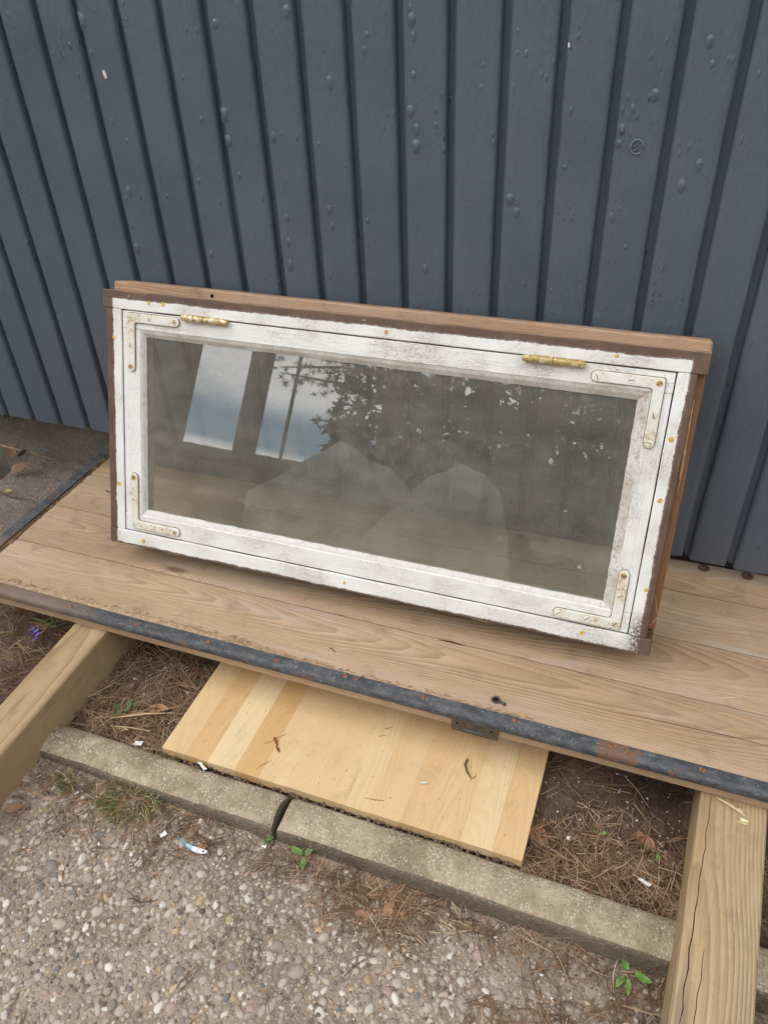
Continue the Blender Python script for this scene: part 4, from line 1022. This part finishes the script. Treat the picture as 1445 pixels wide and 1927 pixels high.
# weeds
def weed(loc, label, leaves, green, tooth=.0):
    root = thing('weed', label, 'weed', loc, None, 'small green weeds by the kerb')
    for k, (rz, l, w, p, off) in enumerate(leaves):
        leaf_at('leaf', root, (off[0], off[1], .004), l, w, tuple(q * R.uniform(.85, 1.2) for q in green), rz, p, .1, tooth=tooth, n=11, curl=-.12, seed=k)
    return root
weed((-.394, -.256, -.1385), 'three leaved green weed in front of the kerb near the joint', [(2.9, .024, .011, .2, (-.003, 0)), (1.25, .022, .009, .5, (.004, .001)), (-1.2, .021, .010, .2, (.002, -.004))], (.12, .23, .045))
weed((-.4575, -.2500, -.136), 'tiny green sprout in front of the kerb at the joint', [(1.7, .013, .006, .9, (0, 0)), (.4, .010, .005, .5, (0, 0)), (-1.8, .010, .005, .4, (0, 0))], (.10, .19, .04))
weed((.098, -.258, -.1530), 'dandelion like green weed beside the right beam with toothed leaves', [(2.8, .029, .011, .25, (-.004, .014)), (-.25, .024, .010, .15, (.010, .002)), (-1.45, .022, .008, .1, (.002, -.008)), (2.2, .022, .010, .5, (.0, .004)), (-2.0, .020, .010, .2, (-.004, -.006))], (.15, .28, .05), .16)
weed((.03, -.083, -.126), 'small bright green sprout among the needles right of the pine panel', [(.4, .014, .004, .5, (0, 0)), (2.6, .012, .004, .4, (0, 0)), (1.4, .010, .004, .7, (.006, 0))], (.20, .30, .06))
weed((.117, -.098, -.124), 'upright green sprout among the needles beside the right beam', [(1.5, .018, .004, 1.2, (0, 0)), (.6, .012, .004, .9, (0, 0)), (-1., .014, .004, .5, (.008, -.01)), (2.8, .010, .004, .5, (.010, -.012))], (.17, .27, .06))
weed((-.822, -.115, -.125), 'leafy green weed on the soil beside the left beam', [(.3, .016, .009, .6, (0, 0)), (1.9, .018, .009, .7, (.004, .008)), (-1.8, .014, .008, .3, (-.006, -.004)), (2.9, .014, .008, .4, (-.012, .0)), (1., .014, .008, .8, (.012, .012))], (.07, .14, .03))
weed((-.752, .048, -.135), 'dark green weed tuft in the shade under the door edge', [(.9, .045, .006, .7, (0, 0)), (.4, .05, .006, .4, (0, .0)), (2.2, .035, .006, .6, (0, 0)), (-.4, .04, .006, .3, (-.01, -.01))], (.06, .10, .03))
def tuft(loc, n, rad, hgt, label, dry):
    b = Bag(); zf = pavez
    for k in range(n):
        t = rg.uniform(0, 6.28); r = rad * math.sqrt(rg.random()) * .45; x, y = r * math.cos(t) * 1.4, r * math.sin(t)
        l = hgt * rg.uniform(.5, 1.2); out = rg.uniform(.2, 1.1); t2 = t + rg.gauss(0, .7)
        dx, dy = math.cos(t2) * out * l, math.sin(t2) * out * l - .25 * l
        pts = [(x, y, -.002), (x + dx * .35, y + dy * .35, l * .5), (x + dx * .75, y + dy * .75, l * .62), (x + dx, y + dy, l * .42)]
        V, Fc = tube(pts, [.0006, .0006, .0005, .0002], 3)
        c = rg.choice(((.36, .27, .13), (.28, .20, .10), (.42, .34, .18))) if rg.random() < dry else rg.choice(((.17, .19, .06), (.22, .24, .09), (.13, .16, .05)))
        b.add(V, Fc, tuple(q * rg.uniform(.8, 1.2) for q in c))
    o = b.build('grass_tuft', W_TINT); o.location = loc; return tag(o, label, 'grass tuft', 'grass tufts by the kerb')
tuft((-.702, -.266, -.131), 330, .075, .028, 'wide half dry grass tuft against the left kerb stone', .72)
tuft((-.828, -.272, -.127), 80, .026, .026, 'small green grass tuft between beam and the wide dry tuft', .25)
tuft((-.682, -.172, -.123), 46, .02, .026, 'short grass tuft at the left front corner of the pine panel', .45)
fl = thing('violet_flower', 'fallen violet flower with narrow petals on the needles at the far left', 'flower', (-1.120, -.008, -.125))
for k in range(6): leaf_at('petal', fl, (-.006 + .004 * k, .006 - .0025 * k, .004), .015, .0055, (.20, .13, .55), [2.4, 1.0, -2.2, .4, -.6, -1.5][k], .35, .3, seed=k)
gb = thing('green_shoot', 'two long green blades growing at the front edge of the door', 'plant', (-1.095, .030, -.128))
for pts in ([(0, 0, 0), (-.03, .022, .040), (-.062, .050, .062)], [(0, 0, 0), (-.03, -.004, .014), (-.062, -.003, .012)]):
    V, Fc = tube(pts, [.003, .0036, .001], 6, .45); mesh('blade', V, Fc, W_LEAF, gb, True, [(.075, .17, .03)] * len(V))

# ---------------------------------------------------------------- what stands behind the photographer (mirrored in the pane, pinewood flanks added)
W_FENCE = wood('dark_fence_wood', (.03, .026, .022), (.06, .052, .044), (.085, .075, .065), 'Z', 90.)
W_TRUNK = flat('pine_bark', (.075, .055, .042), .9, .2, .4, 12.)
W_NEED = tinted('pine_foliage', .7, .3)
fence = thing('board_fence', 'dark board fence across the yard mirrored in the pane', 'fence', (-5.0, -8.9, -.235))
for k in range(26):
    x = -3.4 + k * .205; box('fence_board', x, x + .203, 0, .025 + .012 * (k % 2), 0, 1.40 + R.uniform(-.01, .01) - .012 * k * 0, W_FENCE, fence, .004)
for x in (-3.3, -1.6, .2, 1.8): box('fence_post', x, x + .09, .026, .12, 0, 1.36, W_FENCE, fence, .005)
for z in (.3, 1.05): box('fence_rail', -3.4, 1.9, .121, .165, z, z + .08, W_FENCE, fence, .004)
def post(x, y, w, label):
    p = thing('timber_post', label, 'post', (x, y, -.235), None, 'tall posts of the open carport')
    box('shaft', -w / 2, w / 2, -w / 2, w / 2, .05, 3.0, W_FENCE, p, .006); box('shoe', -w * .62, w * .62, -w * .62, w * .62, 0, .05, W_DARKMET, p, .004)
def ray_pt(az, dist, P=(-.72, .30)): a = math.radians(az); return P[0] + math.sin(a) * dist, P[1] - math.cos(a) * dist
x, y = ray_pt(-33.9, 4.2, (-.83, .30)); post(x, y, .34, 'thick dark timber post nearer the left border of the mirrored sky')
x, y = ray_pt(-26.6, 4.2, (-.70, .30)); post(x, y, .125, 'slim dark timber post crossing the mirrored sky')
x, y = ray_pt(-24.1, 6.5, (-.63, .30))
pl = thing('flag_pole', 'thin grey pole in front of the mirrored sky', 'pole', (x, y, -.235))
V, Fc = tube([(0, 0, 0), (0, 0, 2), (0, 0, 4.0)], [.022, .02, .016], 8); mesh('shaft', V, Fc, W_DARKMET, pl, True); disc('foot', (0, 0, 0), .06, .03, W_DARKMET, pl)
def tarp(cx, cy, prof, d, label, seed):
    """a tarpaulin hung over a heap: ridge heights along prof (x, z), falling to the ground in front and behind in creased facets"""
    V, Fc = [], []; nt, ns = 44, 14
    def ridge(t):
        u = t * (len(prof) - 1); k = min(int(u), len(prof) - 2); f = u - k
        return [prof[k][q] + (prof[k + 1][q] - prof[k][q]) * f for q in (0, 1)]
    for i in range(nt + 1):
        x, z = ridge(i / nt)
        for j in range(-ns, ns + 1):
            q = abs(j) / ns; sg = 1 if j > 0 else -1
            fold = abs(((i / nt * 4.0 + seed + q * .5) % 1.0) - .5) * 2 - .5
            zz = z * (1 - q ** 1.25) + .16 * fold * q * (1 - q) * 2
            zz += .035 * noise.noise(Vector((x * 5, q * 4 * sg, seed))) * min(1., zz * 4) + .012 * noise.noise(Vector((x * 16, q * 11, seed)))
            V.append((x * (1 + .18 * q), sg * d * (q ** .85) * (1 + .22 * fold), max(0., zz)))
    m = 2 * ns + 1
    for i in range(nt):
        for j in range(m - 1): Fc.append((i * m + j, i * m + j + 1, (i + 1) * m + j + 1, (i + 1) * m + j))
    o = mesh('tarpaulin_heap', V, Fc, W_TARP, None, True); o.location = (cx, cy, -.235); o.rotation_euler = (0, 0, -.3)
    return tag(o, label, 'tarpaulin', 'heaps under tarpaulins mirrored in the pane')
W_TARP = flat('grey_green_tarpaulin', (.215, .225, .20), .6, .3, .4, 3.)
x, y = ray_pt(-20.0, 5.6, (-.53, .28)); tarp(x, y, [(-1.15, .03), (-.70, .66), (-.34, .96), (-.02, 1.25), (.22, 1.16), (.50, 1.08), (.80, .80), (1.05, .03)], .75, 'wide grey tarpaulin covered heap mirrored left of the centre', .2)
x, y = ray_pt(-10.6, 4.7, (-.30, .28)); tarp(x, y, [(-.95, .03), (-.70, .42), (-.30, .96), (-.06, 1.13), (.12, 1.10), (.27, 1.0), (.37, .62), (.46, .03)], .6, 'narrower grey tarpaulin covered heap mirrored right of the centre', .65)
def pine_tree(x, y, h, r, label, seed, zlow=1.4, n=2600, lean=0.0):
    q = random.Random(seed); root = thing('pine_tree', label, 'tree', (x, y, -.235), None, 'pines behind the photographer')
    V, Fc = tube([(lean * k / 6, .05 * math.sin(k), h * k / 6) for k in range(7)], [.16 * (1 - k / 7.5) + .02 for k in range(7)], 8); mesh('trunk', V, Fc, W_TRUNK, root, True)
    bb, fb = Bag(), Bag()
    for k in range(34):
        t = q.random(); z0 = zlow + (h - zlow) * t * .95; az = q.uniform(0, 6.28); l = r * (1 - t * .75) * q.uniform(.6, 1.1)
        e = Vector((math.cos(az) * l, math.sin(az) * l, z0 + q.uniform(-.3, .35) * l)); s_ = Vector((0, 0, z0))
        V, Fc = tube([s_, (s_ + e) / 2 + Vector((0, 0, .08)), e], [.03, .02, .006], 5); bb.add(V, Fc)
        for c in range(int(n / 34 / 9)):
            f = q.uniform(.3, 1.02); p = s_.lerp(e, f) + Vector((q.gauss(0, .13), q.gauss(0, .13), q.gauss(0, .09)))
            g = q.uniform(.6, 1.3); col = (.052 * g, .075 * g, .030 * g)
            fine = seed in (40, 41)
            for m in range(24 if fine else 9):
                d = Vector((q.gauss(0, 1), q.gauss(0, 1), q.gauss(.25, .8))).normalized() * (q.uniform(.05, .11) if fine else q.uniform(.07, .15))
                w = d.cross(Vector((q.gauss(0, 1), q.gauss(0, 1), q.gauss(0, 1)))).normalized() * (.0045 if fine else .012)
                fb.add([p - w, p + w, p + d], [(0, 1, 2)], col)
    kind(bb.build('branches', W_TRUNK, root), 'stuff'); kind(fb.build('crown', W_NEED, root), 'stuff')
pts = [(-17.2, 8.2, 5.2, 1.9, 1.5), (-10., 9.6, 7., 2.6, 1.2), (-13.5, 13., 8., 3.0, 1.0), (-4.5, 9., 6.5, 2.6, .8), (1.5, 10.5, 7., 3.0, .8), (8., 9.5, 6.5, 2.8, .6), (-7., 14., 8., 3.4, .8), (4., 14., 8., 3.4, .8)]
lab = ['pine tree whose boughs reach into the mirrored sky', 'tall pine tree mirrored just right of the sky gap', 'farther pine tree mirrored behind the tarpaulins', 'dense pine tree mirrored above the narrower tarpaulin', 'dark pine tree mirrored at the right third of the pane', 'pine tree mirrored at the right edge of the pane', 'far pine tree closing the gap in the mirrored grove', 'far pine tree at the right of the mirrored grove']
for k, (az, d, h, r, zl) in enumerate(pts):
    x, y = ray_pt(az, d, (-.4, .3)); pine_tree(x, y, h, r, lab[k], 40 + k, zl, 12000)

fw = Bag(); q = random.Random(77)
for k in range(30000):
    mid = k < 9000
    az = q.uniform(-21.5, 14) if mid else q.choice((q.uniform(-112, -37), q.uniform(14, 112), q.uniform(14, 112)))  # flanks beyond the mirrored grove are added, unseen, to block low sky light
    d = q.uniform(15, 19) if mid else q.uniform(9, 17); x, y = ray_pt(az, d, (-.4, .3)); z = abs(q.gauss(0, 2.6)) - .2
    if mid and q.random() < .04 * max(0, z - 1): continue
    w = 1.0 if mid else 1.5
    a = Vector((q.gauss(0, 1), q.gauss(0, 1), q.gauss(0, 1))).normalized() * q.uniform(.15, .4) * w; c = Vector((q.gauss(0, 1), q.gauss(0, 1), q.gauss(0, 1))).normalized() * q.uniform(.15, .3) * w
    g = q.uniform(.5, 1.3); p = Vector((x, y, z)); fw.add([p - a, p + c, p + a], [(0, 1, 2)], (.05 * g, .066 * g, .03 * g))
kind(fw.build('pinewood_with_added_flanks', W_NEED), 'stuff')
